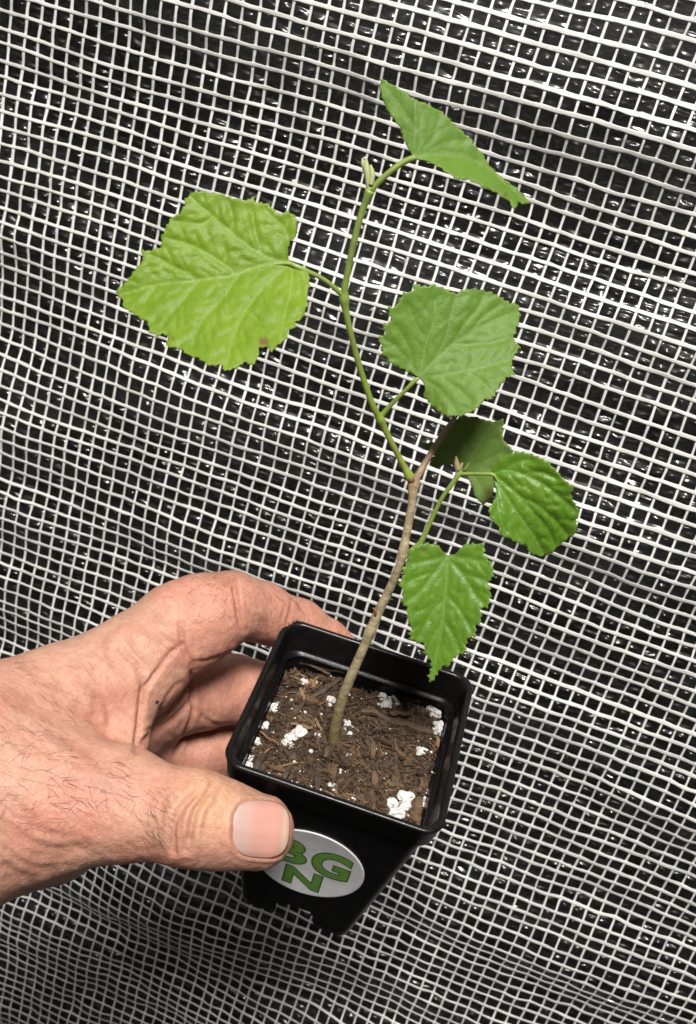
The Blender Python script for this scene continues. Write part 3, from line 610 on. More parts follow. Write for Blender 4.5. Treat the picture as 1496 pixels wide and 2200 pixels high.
# round leaf, middle right
oB = z6([(440, 1348), (480, 1365), (560, 1355), (640, 1380), (700, 1412), (770, 1378), (840, 1380), (920, 1400), (980, 1430), (1040, 1470), (1095, 1478), (1108, 1560), (1080, 1640), (1060, 1700), (1105, 1750), (1070, 1800), (1050, 1860), (1075, 1912), (1010, 1950), (970, 2000), (940, 2065), (880, 2080), (820, 2150), (760, 2170), (680, 2185), (620, 2172), (560, 2120), (500, 2062), (510, 2000), (488, 1955), (465, 1938), (440, 1920), (380, 1890), (300, 1850), (240, 1790), (235, 1740), (212, 1688), (265, 1665), (240, 1610), (300, 1580), (272, 1500), (330, 1490), (350, 1440), (375, 1400), (430, 1398)])
aB = np.array([903, 810.])
q6 = lambda *a: [(740 + x / 2.933, 150 + y / 2.933) for x, y in a]
vB = [(1.3, q6((470, 1938), (560, 1840), (680, 1730), (800, 1650), (920, 1590), (1060, 1530))), (1.0, q6((470, 1938), (600, 1930), (760, 1900), (900, 1870), (1040, 1830))), (1.0, q6((475, 1930), (560, 1840), (630, 1700), (660, 1600), (700, 1440))), (.9, q6((470, 1938), (500, 1800), (520, 1700), (560, 1580), (570, 1450))), (.9, q6((475, 1940), (570, 1990), (640, 2060), (700, 2150))), (.8, q6((470, 1935), (400, 1830), (320, 1740), (240, 1690))),
      (.6, q6((680, 1730), (760, 1600), (840, 1500), (880, 1410))), (.6, q6((800, 1650), (870, 1560), (980, 1480))), (.6, q6((760, 1900), (860, 1960), (940, 2040))), (.5, q6((680, 1730), (820, 1730), (940, 1720), (1040, 1690))), (.5, q6((600, 1930), (700, 2000), (800, 2090))), (.5, q6((520, 1700), (450, 1600), (400, 1480))), (.5, q6((430, 1860), (400, 1740), (330, 1620)))]
fB = cup(903, 810, 1090, 690, 270, -1.2, -.4, 3.0, 3.0, 200.)
def fB2(x, y):
    k_ = max(0, (y - 810) / 80) * max(0, 1 - (x - 900) / 60) if x < 960 else 0
    return fB(x, y) + 3.5 * min(k_, 1.2)
LB = leaf(oB, aB, vB, fB2, m_lB, .6, .55, 4.5, [(918, 845, 3.5), (950, 868, 3.5)], [(820, 893, 276, .8), (842, 868, 274, .62), (868, 842, 272, .55), (892, 818, 270.5, .6), (902, 811, 270.2, .3)], 'rounded mid-green leaf on the right, halfway up the shoot', 7, (6.5, 15))
# top leaf, seen nearly edge on, folded along its length
oC = z6([(230, 52), (300, 92), (400, 150), (430, 185), (520, 215), (620, 270), (720, 370), (800, 440), (820, 480), (860, 515), (915, 605), (980, 670), (1080, 740), (1140, 800), (1175, 845), (1120, 842), (1095, 832), (1075, 880), (1040, 830), (960, 775), (900, 748), (830, 712), (790, 692), (720, 690), (660, 655), (600, 612), (540, 582), (500, 568), (440, 562), (400, 490), (370, 430), (350, 360), (310, 310), (265, 250), (240, 180), (222, 120)])
def fC(x, y):
    X = (x - 740) * 2.933; Y = (y - 150) * 2.933
    cx_ = [440, 560, 700, 850, 930, 1100, 1180]; cy_ = [560, 545, 560, 600, 650, 800, 870]
    yc = np.interp(X, cx_, cy_) if X > 440 else 560
    t_ = (Y - yc) / 100
    base = 244 + .009 * (X - 440)
    if X < 440: return 244 - .2 * (560 - Y) / 100 + .8 * (440 - X) / 100
    return base + (.3 * t_ if t_ < 0 else -4.2 * t_)
vC = [(1.0, q6((440, 555), (480, 440), (400, 300), (235, 60))), (.9, q6((440, 555), (600, 520), (760, 540), (900, 620), (1100, 790), (1165, 842))), (.6, q6((440, 555), (560, 420), (600, 280))), (.5, q6((440, 555), (640, 460), (780, 440))), (.5, q6((480, 440), (480, 300), (450, 200))), (.5, q6((500, 545), (620, 590), (700, 660)))]
LC = leaf(oC, np.array([890, 340.]), vC, fC, m_lB, .25, .3, 4.5, [(1086, 420, 4.5)], [(797, 408, 246, .85), (815, 390, 245.4, .75), (842, 366, 244.6, .7), (868, 348, 244, .75), (892, 338, 243.4, .7)], 'topmost leaf, tilted away so that only a narrow folded shape shows', 13, (3.5, 20), vw=2)
# shaded leaf behind
oD = zz4([(690, 130), (740, 120), (800, 112), (850, 130), (905, 140), (955, 125), (945, 190), (950, 240), (1000, 290), (990, 330), (960, 350), (930, 390), (905, 440), (900, 500), (885, 560), (840, 585), (800, 540), (780, 480), (760, 440), (740, 400), (690, 368), (640, 365), (600, 388), (558, 370), (580, 325), (545, 292), (515, 268), (560, 250), (620, 245), (655, 185)])
vD = [(1.0, zz4([(740, 400), (780, 330), (830, 240), (900, 150)])), (.7, zz4([(740, 400), (680, 320), (620, 270)])), (.7, zz4([(740, 400), (850, 350), (960, 300)])), (.6, zz4([(740, 400), (800, 440), (850, 540)])), (.5, zz4([(780, 330), (740, 240), (700, 160)]))]
fD = cup(997, 1010, 1050, 920, 298, -2, 2.0, 2, -3, 120.)
m_lD = leaf_mat('leaf_underside', (.11, .20, .035), (.155, .25, .05), (.22, .31, .10), (.16, .22, .07), .22, .6)
LD = leaf(oD, np.array([997, 1010.]), vD, fD, m_lD, .4, .4, 4.5, [(1050, 1058, 5), (985, 880, 3)], [(986, 1012, 284.5, .6), (990, 1009, 289, .5), (998, 1009, 295, .45), (1008, 995, 297.4, .3)], 'dark shaded leaf facing away, behind the fork of the side shoot', 17, (3, 14))
# glossy leaf, right
oE = zz4([(890, 398), (930, 340), (1000, 305), (1070, 303), (1130, 325), (1190, 350), (1240, 410), (1290, 460), (1335, 490), (1310, 520), (1330, 575), (1362, 620), (1340, 670), (1345, 735), (1300, 760), (1250, 805), (1210, 840), (1160, 862), (1100, 848), (1070, 800), (1030, 790), (980, 760), (940, 745), (920, 690), (880, 650), (875, 600), (900, 570), (915, 520), (905, 470), (895, 430)])
vE = [(1.4, zz4([(895, 425), (935, 490), (985, 570), (1050, 660), (1120, 760), (1165, 850)])), (1.0, zz4([(895, 420), (960, 470), (1040, 540), (1110, 620), (1170, 700)])), (.9, zz4([(895, 420), (960, 400), (1060, 420), (1160, 470), (1250, 540), (1330, 610)])), (.8, zz4([(905, 440), (915, 540), (930, 640), (960, 730)])), (.6, zz4([(985, 570), (1000, 660), (1030, 760)])), (.6, zz4([(1040, 540), (1140, 590), (1240, 680), (1290, 740)])), (.6, zz4([(960, 400), (1020, 360), (1100, 345)])), (.5, zz4([(1060, 420), (1150, 410), (1230, 440)])), (.5, zz4([(1110, 620), (1180, 700), (1230, 800)]))]
fE0 = cup(1060, 1022, 1165, 1190, 282, -.6, -2.0, 4.5, 5.5, 160.)
LE = leaf(oE, np.array([1060, 1022.]), vE, fE0, m_lE, 1.25, .7, 4.2, [(1052, 1062, 4)], [(987, 1018, 284, .6), (1010, 1018, 283, .5), (1038, 1018, 282, .5), (1060, 1020, 281.3, .5), (1070, 1034, 281.6, .3), (1078, 1046, 282.4, .12)], 'glossy puckered leaf furthest to the right', 23, (5, 15), vw=2.0, pk=(.08, .05))
# lower heart-shaped leaf
oF = zz4([(440, 840), (470, 815), (500, 800), (540, 790), (600, 800), (625, 830), (650, 853), (690, 852), (715, 825), (740, 800), (800, 790), (850, 798), (850, 850), (890, 900), (898, 960), (870, 1010), (885, 1060), (870, 1135), (830, 1140), (835, 1205), (800, 1240), (805, 1285), (760, 1300), (745, 1375), (690, 1400), (665, 1445), (620, 1450), (590, 1500), (565, 1535), (548, 1500), (570, 1460), (560, 1410), (530, 1380), (530, 1330), (490, 1320), (452, 1302), (460, 1240), (440, 1200), (435, 1130), (405, 1105), (420, 1050), (395, 1010), (420, 960), (412, 930), (440, 890)])
vF = [(1.5, zz4([(650, 858), (650, 960), (640, 1080), (625, 1220), (595, 1380), (567, 1520)])), (.9, zz4([(650, 860), (580, 950), (500, 1050), (430, 1100)])), (.9, zz4([(650, 870), (730, 950), (800, 1060), (860, 1130)])), (.8, zz4([(650, 860), (560, 880), (450, 900)])), (.8, zz4([(650, 860), (740, 870), (860, 890)])), (.7, zz4([(642, 1080), (570, 1160), (500, 1290)])), (.7, zz4([(640, 1060), (720, 1150), (790, 1270)])), (.6, zz4([(628, 1210), (580, 1280), (545, 1360)])), (.6, zz4([(630, 1200), (680, 1280), (720, 1370)])), (.5, zz4([(580, 950), (520, 960), (430, 1000)])), (.5, zz4([(730, 950), (800, 970), (880, 1000)]))]
fF = cup(962, 1195, 927, 1462, 290, -.3, -.4, 3.5, 1.2, 260.)
LF = leaf(oF, np.array([961, 1192.]), vF, fF, m_lE, .8, .5, 4.5, [(912, 1180, 4), (944, 1192, 2.5)], [(872, 1186, 293, .5), (900, 1180, 294, .45), (935, 1186, 293, .4), (958, 1194, 291, .4), (961, 1202, 290.8, .2)], 'heart-shaped leaf hanging point down over the pot rim', 29, (6.5, 14), vw=2.0)

# ================================================================ PERSON (left hand and forearm)
def rc(P, a, b_, ra_, rb_):
    a = np.asarray(a, np.float32); ab = np.asarray(b_, np.float32) - a; L2 = float(ab @ ab) + 1e-6
    pa = P - a; t = np.clip(pa @ ab / L2, 0, 1); d = np.linalg.norm(pa - t[:, None] * ab, axis=1); return d - (ra_ + (rb_ - ra_) * t)
def smin(a, b_, k_): h = np.clip(.5 + .5 * (b_ - a) / k_, 0, 1); return b_ * (1 - h) + a * h - k_ * h * (1 - h)
def chain(P, pts, k_=3.0):
    d = None
    for i in range(len(pts) - 1):
        q = rc(P, pts[i][0], pts[i + 1][0], pts[i][1], pts[i + 1][1]); d = q if d is None else smin(d, q, k_)
    return d
c = lambda x, y, d, r_: (C3(x, y, d), r_)
def LB_(x, extra, z, r_): return (L(x, -(half(z) + extra), z), r_)
ARM = [(C3(-1150, 2360, 235), 36), (C3(-560, 2010, 262), 32), (C3(-60, 1735, 288), 25)]
ARM2 = [(C3(-1150, 2240, 250), 34), (C3(-560, 1850, 275), 29), (C3(-60, 1606, 296), 22)]
PALM = [
    [c(-60, 1606, 296, 22), c(120, 1530, 312, 18.5), c(290, 1432, 325, 15.8)],
    [c(-60, 1735, 288, 25), c(60, 1722, 290, 19.5), c(245, 1722, 290, 14.3)],
    [c(-60, 1770, 300, 23.5), c(110, 1750, 306, 18.5), c(230, 1722, 308, 13)],
    [c(-20, 1690, 312, 24), c(200, 1560, 332, 18), c(338, 1500, 349, 14.3)],
    [c(-20, 1700, 318, 24), c(200, 1600, 345, 18), c(332, 1590, 366, 13.5)],
    [c(-20, 1740, 322, 22), c(180, 1660, 355, 17), c(310, 1660, 386, 12.5)],
    [c(235, 1690, 304, 9.0), c(262, 1580, 310, 7.0), c(275, 1470, 320, 9.5)],
]
THUMB = [c(60, 1722, 290, 19), c(255, 1728, 289, 13.6), c(330, 1745, 286, 11.9), c(415, 1757, 284.5, 12.8), c(480, 1772, 286, 11.3), c(552, 1787, 289.5, 10.6)]
INDEX = [c(290, 1425, 325, 15.0), c(385, 1352, 329, 14.6), c(440, 1325, 331, 13.6), c(497, 1303, 335, 10.9), c(560, 1314, 344, 9.6), c(640, 1348, 356, 9.4), c(700, 1388, 361, 8.8), c(745, 1425, 361, 8.0)]
MIDDLE = [c(338, 1500, 350, 14), c(430, 1488, 358, 12.6), c(505, 1480, 366, 11.6), c(565, 1490, 372, 10.5), LB_(-14, 9.0, 37, 9.5), LB_(8, 8.4, 35, 8.5)]
RING = [c(332, 1592, 367, 13.5), c(420, 1607, 372, 12.0), c(490, 1610, 378, 11.0), c(545, 1625, 382, 10), LB_(-11, 8.8, 55, 9.2), LB_(6, 8.2, 53, 8.4)]
PINKY = [c(315, 1665, 387, 12), c(400, 1705, 392, 9.8), c(480, 1740, 396, 9.0), LB_(-12, 8, 70, 8.2), LB_(3, 7.6, 68, 7.4)]
RPi = RP.T
def pot_sdf(P):
    q = (P - TP) @ RP; z = q[:, 2]; h = np.where(z < 9.0, 32.6, HT - (HT - HB) * (np.clip(z, 9, 82) - 9) / 73 + .05)
    x = np.abs(q[:, 0]) - (h - 5); y = np.abs(q[:, 1]) - (h - 5)
    d = np.hypot(np.maximum(x, 0), np.maximum(y, 0)) + np.minimum(np.maximum(x, y), 0) - 5
    return np.maximum(d, np.maximum(z - 82, -z))
def hand_sdf(P):
    P = P.astype(np.float32)
    palm = smin(chain(P, ARM, 6), chain(P, ARM2, 6), 14)
    for pc in PALM[:6]: palm = smin(palm, chain(P, pc, 5), 8)
    palm = smin(palm, chain(P, PALM[6], 4), 5)
    out_ = None
    th = chain(P, THUMB, 4)
    for fch, kk in ((INDEX, 5), (MIDDLE, 5), (RING, 5), (PINKY, 5)):
        d = smin(palm, chain(P, fch, 3.5), kk); out_ = d if out_ is None else smin(out_, d, .9)
    out_ = smin(out_, smin(palm, th, 9), 1.0)
    return np.maximum(out_, -(pot_sdf(P) - .15))
H = .6
lo = np.array([-380., 14, 205]); hi = np.array([12., 215, 412]); dims = np.ceil((hi - lo) / H).astype(int) + 1
BK = 8; nbk = np.ceil(dims / BK).astype(int)
cg = np.stack(np.meshgrid(*[np.arange(n_) for n_ in nbk], indexing='ij'), -1).reshape(-1, 3)
cc_ = lo + (cg + .5) * BK * H; dcs = hand_sdf(cc_); act = cg[np.abs(dcs) < BK * H * .95]
full = nbk * BK + 1; Fd = np.full(full, np.nan, np.float32)
offs = np.stack(np.meshgrid(*[np.arange(BK + 1)] * 3, indexing='ij'), -1).reshape(-1, 3)
for i in range(0, len(act), 400):
    idx = (act[i:i + 400, None, :] * BK + offs[None]).reshape(-1, 3); Fd[idx[:, 0], idx[:, 1], idx[:, 2]] = hand_sdf(lo + idx * H)
def surface_nets(Fd, lo, H):
    s_ = Fd < 0; ok = ~np.isnan(Fd)
    cnt = np.zeros(np.array(Fd.shape) - 1, np.int8); okc = np.ones(cnt.shape, bool)
    for a in (0, 1):
        for b_ in (0, 1):
            for c_ in (0, 1):
                sl_ = (slice(a, Fd.shape[0] - 1 + a), slice(b_, Fd.shape[1] - 1 + b_), slice(c_, Fd.shape[2] - 1 + c_)); cnt += s_[sl_]; okc &= ok[sl_]
    cells = np.argwhere((cnt > 0) & (cnt < 8) & okc); vid = np.full(cnt.shape, -1, np.int32); vid[tuple(cells.T)] = np.arange(len(cells))
    acc = np.zeros((len(cells), 3)); n_ = np.zeros(len(cells))
    for ax in range(3):
        for p in (0, 1):
            for q in (0, 1):
                o0 = [0, 0, 0]; oth = [k_ for k_ in range(3) if k_ != ax]; o0[oth[0]] = p; o0[oth[1]] = q; o1 = list(o0); o1[ax] = 1
                A = cells + o0; B_ = cells + o1; fa = Fd[tuple(A.T)]; fb_ = Fd[tuple(B_.T)]; m_ = (fa < 0) != (fb_ < 0); t = np.zeros(len(cells)); t[m_] = fa[m_] / (fa[m_] - fb_[m_])
                pt = np.array(o0, float)[None].repeat(len(cells), 0); pt[:, ax] = t; acc[m_] += pt[m_]; n_[m_] += 1
    V = lo + (cells + acc / n_[:, None]) * H; Qs = []
    for ax in range(3):
        o1, o2 = [(1, 2), (2, 0), (0, 1)][ax]
        sl0 = [slice(1, -1)] * 3; sl0[ax] = slice(0, -1); sl1 = [slice(1, -1)] * 3; sl1[ax] = slice(1, None)
        f0 = s_[tuple(sl0)]; f1 = s_[tuple(sl1)]; both = ok[tuple(sl0)] & ok[tuple(sl1)]
        for sg in (True, False):
            e = np.argwhere((f0 == sg) & (f1 == (not sg)) & both)
            st = np.ones(3, int); st[ax] = 0; e = e + st
            g_ = lambda a, b_: (lambda z_: vid[tuple(z_.T)])(e - np.eye(3, dtype=int)[o1] * a - np.eye(3, dtype=int)[o2] * b_)
            q = np.stack([g_(1, 1), g_(0, 1), g_(0, 0), g_(1, 0)], 1); q = q if sg else q[:, ::-1]; Qs.append(q[(q >= 0).all(1)])
    return V, np.concatenate(Qs)
HV, HQ = surface_nets(Fd, lo, H)
nrm = np.zeros_like(HV); e1 = HV[HQ[:, 2]] - HV[HQ[:, 0]]; e2 = HV[HQ[:, 3]] - HV[HQ[:, 1]]; fn = np.cross(e1, e2)
for k_ in range(4): np.add.at(nrm, HQ[:, k_], fn)
nrm /= np.linalg.norm(nrm, axis=1)[:, None] + 1e-9
g0 = hand_sdf(HV[:50] + nrm[:50] * .5).mean(); 
if g0 < 0: nrm = -nrm; HQ = HQ[:, ::-1]
px = HV[:, 0] / HV[:, 2] * F + CX; py = HV[:, 1] / HV[:, 2] * F + CY; PP = np.stack([px, py], 1)
facing = np.clip(-(nrm * HV).sum(1) / np.linalg.norm(HV, axis=1) * 2.5 + .3, 0, 1)
dmax = np.full(len(HV), 1e9)
def groove(pts, w_, dep, dr=None):
    """a skin crease: width in mm, depth in mm, optionally limited to a range of distance from the camera"""
    sp = spline(np.array(pts, float), 6); mm = np.median(HV[:, 2][polydist(PP[::50], sp) .argsort()[:1] * 50]) / F
    bx0, by0 = sp.min(0) - 30; bx1, by1 = sp.max(0) + 30
    s_ = (px > bx0) & (px < bx1) & (py > by0) & (py < by1) & (facing > .05)
    if dr: s_ &= (HV[:, 2] > dr[0]) & (HV[:, 2] < dr[1])
    i_ = np.where(s_)[0]
    d = polydist(PP[i_], sp) * HV[i_, 2] / F; en = np.minimum(np.linalg.norm(PP[i_] - sp[0], axis=1), np.linalg.norm(PP[i_] - sp[-1], axis=1)) * .13
    tp = np.clip(.25 + en / 3, 0, 1)
    dep = dep * 1.35
    disp[i_] += facing[i_] * tp * (-dep * np.exp(-(d / w_) ** 2) + .16 * dep * np.exp(-((d - 2.1 * w_) / (1.2 * w_)) ** 2)); red[i_] = np.maximum(red[i_], .8 * tp * np.exp(-(d / (w_ * 1.3)) ** 2))
disp = np.zeros(len(HV)); red = np.zeros(len(HV))
zh = lambda *a: [(x / 2.137, 1200 + y / 2.137) for x, y in a]
front = (0, 312)
groove(zh((925, 1060), (860, 1110), (815, 1180), (795, 1260), (800, 1340)), 1.0, .95, front)
groove(zh((975, 1040), (960, 1070), (905, 1140), (880, 1220), (862, 1330)), 1.0, 1.1, front)
groove(zh((905, 1075), (850, 1160), (835, 1260), (845, 1350)), .7, .3, front)
groove(zh((1010, 1030), (985, 1110), (945, 1180), (930, 1260)), .7, .22, front)
groove(zh((770, 1080), (745, 1160), (755, 1240)), .7, .2, front)
groove(zh((1040, 120), (1070, 90), (1085, 180), (1095, 250), (1115, 330)), .8, .8, (0, 360))     # first finger joint
groove(zh((1060, 110), (1095, 200), (1108, 290)), .6, .4, (0, 360))
groove(zh((1340, 190), (1330, 250), (1310, 320)), .6, .35, (0, 380))
groove(zh((1310, 215), (1290, 300)), .5, .2, (0, 380)); groove(zh((1365, 200), (1400, 260)), .5, .2, (0, 380))
groove(zh((880, 480), (850, 430), (835, 360), (830, 300)), .9, .7, (0, 345))                        # base of first finger
groove(zh((880, 470), (960, 470), (1060, 430)), .7, .3, (0, 345))
groove(zh((655, 560), (650, 680), (635, 800), (625, 880)), .9, .9, (0, 345))                         # fold of the web
groove(zh((655, 610), (720, 520), (790, 430), (835, 400)), .8, .6)
groove(zh((640, 870), (700, 800), (790, 740), (880, 640)), .9, .7)
groove(zh((650, 640), (690, 560), (740, 500)), .6, .4)
groove(zh((640, 790), (720, 770), (790, 700)), .6, .35)
groove(zh((885, 500), (880, 600), (885, 700), (860, 790), (800, 900)), .8, .7)
groove(zh((700, 790), (760, 650), (800, 590), (850, 560)), .6, .3)
groove(zh((480, 640), (500, 720), (500, 800)), .9, .35, front)
groove(zh((560, 420), (620, 480), (655, 560)), 1.1, .35, (0, 340)); groove(zh((640, 320), (700, 360), (760, 420)), .8, .3, (0, 340)); groove(zh((700, 330), (780, 380), (840, 400)), .8, .25, (0, 340))
groove(zh((470, 370), (500, 450), (540, 520)), 1.0, .25, (0, 340)); groove(zh((580, 350), (620, 420), (700, 500)), .8, .25, (0, 340))
groove(zh((230, 640), (330, 690), (430, 750), (520, 830)), 1.4, .35, front); groove(zh((170, 560), (280, 600), (380, 690)), 1.2, .2, front)
for pts, w_, dp in [(((0, 1160), (60, 1240), (150, 1300), (260, 1340), (390, 1330)), 1.5, .7), (((0, 1230), (90, 1320), (190, 1370), (320, 1390)), 1.4, .6), (((20, 1130), (110, 1210), (220, 1260), (330, 1290)), 1.3, .45),
                    (((0, 1300), (70, 1370), (170, 1420), (290, 1430)), 1.3, .5), (((0, 1380), (60, 1430), (150, 1470)), 1.2, .5), (((0, 1080), (60, 1110), (130, 1170), (180, 1220)), 1.3, .35), (((0, 1440), (80, 1490)), 1.2, .35)]: groove(zh(*pts), w_, dp)
for pts in [((0, 620), (70, 660), (170, 700), (280, 740)), ((40, 590), (120, 640), (200, 660)), ((300, 830), (400, 900), (480, 980)), ((460, 600), (440, 700), (400, 760)), ((350, 560), (420, 600), (470, 640))]: groove(zh(*pts), 1.3, .2, front)
groove(zh((900, 700), (980, 760), (1060, 765)), .8, .3); 
# thumb nail bed: a shallow recess with a raised fold round it
ncx, ncy = 560., 1781.; nhw, nhh = 61., 61.; nrot = math.radians(4)
def nail_uv(x, y):
    dx, dy = x - ncx, y - ncy; u = (dx * math.cos(nrot) + dy * math.sin(nrot)) / nhw; v = (-dx * math.sin(nrot) + dy * math.cos(nrot)) / nhh; return u, v
u_, v_ = nail_uv(px, py); rr_ = (np.abs(u_) ** 2.9 + np.abs(v_) ** 2.9) ** (1 / 2.9); fs = (HV[:, 2] < 300) & (facing > .02)
disp += np.where(fs, -.75 * (1 - sstep(.93, 1.04, rr_)) + .38 * np.exp(-((rr_ - 1.13) / .07) ** 2) * (u_ < .85) , 0)
red = np.maximum(red, np.where(fs, .6 * np.exp(-((rr_ - 1.06) / .06) ** 2), 0))
# soft tendon, vein and flesh relief
low = vnoise(px * .012, py * .016, 60) * .7 + vnoise(px * .03, py * .035, 61) * .28
fine = vnoise(px * .11 + py * .05, py * .09, 62) * .10 + vnoise(px * .05 - py * .07, py * .05 + px * .03, 63) * .12
disp += facing * (low * .55 + fine)
for pts, a_ in [(zh((60, 900), (200, 940), (330, 980), (480, 1000), (600, 1060)), .5), (zh((200, 820), (300, 900), (330, 980)), .35), (zh((330, 540), (420, 480), (500, 400), (560, 330)), .5)]:
    sp = spline(np.array(pts), 6); i_ = np.where((facing > .1) & (px < 330))[0]; disp[i_] += a_ * np.exp(-(polydist(PP[i_], sp) / 12) ** 2)
HV2 = HV + nrm * disp[:, None]
# colour regions of the skin
palmar = sstep(300, 345, px) * (HV[:, 2] > 318) * 1.0
pink = np.clip(.32 + .7 * vnoise(px * .010, py * .012, 70) + .25 * vnoise(px * .03, py * .03, 71), 0, 1)
pink = np.maximum(pink, palmar * .85); pink = np.maximum(pink, .75 * np.exp(-(((px - 245) / 70) ** 2 + ((py - 1520) / 90) ** 2)))
pink = np.maximum(pink, .6 * np.exp(-(((px - 130) / 120) ** 2 + ((py - 1660) / 60) ** 2))); pink = np.maximum(pink, .8 * sstep(600, 640, px) * (HV[:, 2] < 300)); pink = np.maximum(pink, .75 * sstep(300, 420, px) * (py < 1440))
pale = np.exp(-(((px - 455) / 60) ** 2 + ((py - 1720) / 70) ** 2)) * (HV[:, 2] < 305)
blue = np.exp(-(((px - 225) / 45) ** 2 + ((py - 1685) / 28) ** 2)) * .6
colr = np.stack([pink, red, pale, np.ones(len(px))], 1)
m_skin, nt, b = mat('skin'); g = objc(nt); a_ = attr(nt, 'zones'); sep = N(nt, 'ShaderNodeSeparateColor'); nt.links.new(a_.outputs['Color'], sep.inputs[0])
n1 = tex(nt, 130, 5, .6, coord=g); n2 = tex(nt, 900, 3, .6, coord=g)
c1 = ramp(nt, n1.outputs['Fac'], [(.3, (.50, .265, .180)), (.7, (.63, .365, .265))]); cp = ramp(nt, n1.outputs['Fac'], [(.3, (.52, .225, .155)), (.7, (.63, .300, .22))])
c = mix(nt, sep.outputs[0], c1.outputs[0], cp.outputs[0]); c = mix(nt, math_(nt, 'MULTIPLY', sep.outputs[2], .5), c, (.66, .47, .25)); c = mix(nt, math_(nt, 'MULTIPLY', sep.outputs[1], .55), c, (.40, .15, .10))
c = mix(nt, math_(nt, 'MULTIPLY', attr(nt, 'bruise').outputs['Fac'], .45), c, (.33, .27, .22))
sp_ = ramp(nt, n2.outputs['Fac'], [(.35, (.86, .86, .86)), (.65, (1, 1, 1))]); c = mix(nt, 1.0, c, sp_.outputs[0], 'MULTIPLY')
nt.links.new(c, b.inputs['Base Color']); b.inputs['Subsurface Weight'].default_value = .35; b.inputs['Subsurface Radius'].default_value = (1.0, .36, .18); b.inputs['Subsurface Scale'].default_value = .0022
rr2 = ramp(nt, n2.outputs['Fac'], [(.3, (.42, .42, .42)), (.7, (.58, .58, .58))]); nt.links.new(rr2.outputs[0], b.inputs['Roughness']); b.inputs['Specular IOR Level'].default_value = .42
vo = N(nt, 'ShaderNodeTexVoronoi'); vo.feature = 'DISTANCE_TO_EDGE'; vo.inputs['Scale'].default_value = 1150
dst = N(nt, 'ShaderNodeVectorMath', operation='ADD'); sc2 = N(nt, 'ShaderNodeVectorMath', operation='SCALE'); sc2.inputs['Scale'].default_value = .0012; nq = tex(nt, 700, 2, coord=g); nt.links.new(nq.outputs['Color'], sc2.inputs[0]); nt.links.new(g, dst.inputs[0]); nt.links.new(sc2.outputs[0], dst.inputs[1]); nt.links.new(dst.outputs[0], vo.inputs['Vector'])
vr = ramp(nt, vo.outputs['Distance'], [(0, (0, 0, 0)), (.22, (1, 1, 1))])
mp = N(nt, 'ShaderNodeMapping'); mp.inputs['Rotation'].default_value = (.3, .5, .9); mp.inputs['Scale'].default_value = (1, 4.5, 1.6); nt.links.new(g, mp.inputs['Vector']); n4 = tex(nt, 170, 4, .6, .4, coord=mp.outputs[0])
h = bump(nt, vr.outputs[0], .30, .00022); h = bump(nt, n4.outputs['Fac'], .38, .0011, h); h = bump(nt, n2.outputs['Fac'], .25, .0005, h); nt.links.new(h, b.inputs['Normal'])
root_w = W(C3(-60, 1680, 295))
person = mesh('person', W(HV2) - root_w, HQ, m_skin, None, True, {'zones': colr, 'bruise': blue.astype(np.float32)}); person.location = root_w
tag(person, 'bare left hand and forearm from the left, thumb over the sticker, fingers behind pot', 'person')
# thumb nail
def hand_depth(x, y, d0=268., d1=310.):
    dirv = np.stack([(x - CX) / F, (y - CY) / F, np.ones_like(x)], -1); d = np.full(len(x), d0)
    for _ in range(60):
        s_ = hand_sdf(dirv * d[:, None]); d += s_ * .8
        if np.abs(s_).max() < .02: break
    return dirv, d
nn_ = 40; gu, gv = np.meshgrid(np.linspace(-1, 1, nn_), np.linspace(-1, 1, nn_), indexing='ij')
def sq2(u, v, p=2.9):                        # square -> superellipse
    m_ = np.maximum(np.abs(u), np.abs(v)); r_ = (np.abs(u) ** p + np.abs(v) ** p) ** (1 / p); s_ = np.where(r_ > 1e-6, m_ / np.maximum(r_, 1e-6), 1); return u * s_, v * s_
su, sv = sq2(gu.ravel(), gv.ravel()); su = su * .99; sv = sv * .985
X = ncx + su * nhw * math.cos(nrot) - sv * nhh * math.sin(nrot); Y = ncy + su * nhw * math.sin(nrot) + sv * nhh * math.cos(nrot)
# nail plate follows a smooth arch across the thumb; free edge juts a little past the flesh
dirv, dd = hand_depth(ncx + 0 * X, ncy + 0 * Y)
dE, dEd = hand_depth(X, Y)
d_n = .80 * dEd + .20 * (dd[0] + 2.2 * sv ** 2 + 1.2 * np.maximum(su, 0) ** 2) + .30 + .45 * np.maximum(0, np.abs(sv) - .75) * 4 * .3 + .04 * np.maximum(0, -su - .7) * 3 - .12 - .35 * np.maximum(0, su - .7) / .3
NV = dirv * d_n[:, None] if False else np.stack([(X - CX) / F, (Y - CY) / F, np.ones_like(X)], -1) * d_n[:, None]
ii = (np.arange(nn_ - 1)[:, None] * nn_ + np.arange(nn_ - 1)[None]).ravel(); NQ = np.stack([ii, ii + 1, ii + nn_ + 1, ii + nn_], -1)[:, ::-1]
m_nail, nt, b = mat('nail'); a_ = attr(nt, 'nail'); sep = N(nt, 'ShaderNodeSeparateColor'); nt.links.new(a_.outputs['Color'], sep.inputs[0])
cr = ramp(nt, sep.outputs[0], [(0, (.50, .34, .31)), (.26, (.52, .33, .285)), (.42, (.56, .29, .24)), (.75, (.56, .27, .215)), (.84, (.53, .29, .22)), (.91, (.56, .40, .30)), (1, (.48, .32, .23))])
rd = ramp(nt, sep.outputs[1], [(0, (.72, .72, .72)), (.12, (1, 1, 1)), (.9, (1, 1, 1)), (1, (.75, .75, .75))]); c = mix(nt, 1.0, cr.outputs[0], rd.outputs[0], 'MULTIPLY')
wv = N(nt, 'ShaderNodeTexNoise', noise_dimensions='1D'); wv.inputs['Scale'].default_value = 9; wv.inputs['Detail'].default_value = 2; nt.links.new(sep.outputs[1], wv.inputs['W'])
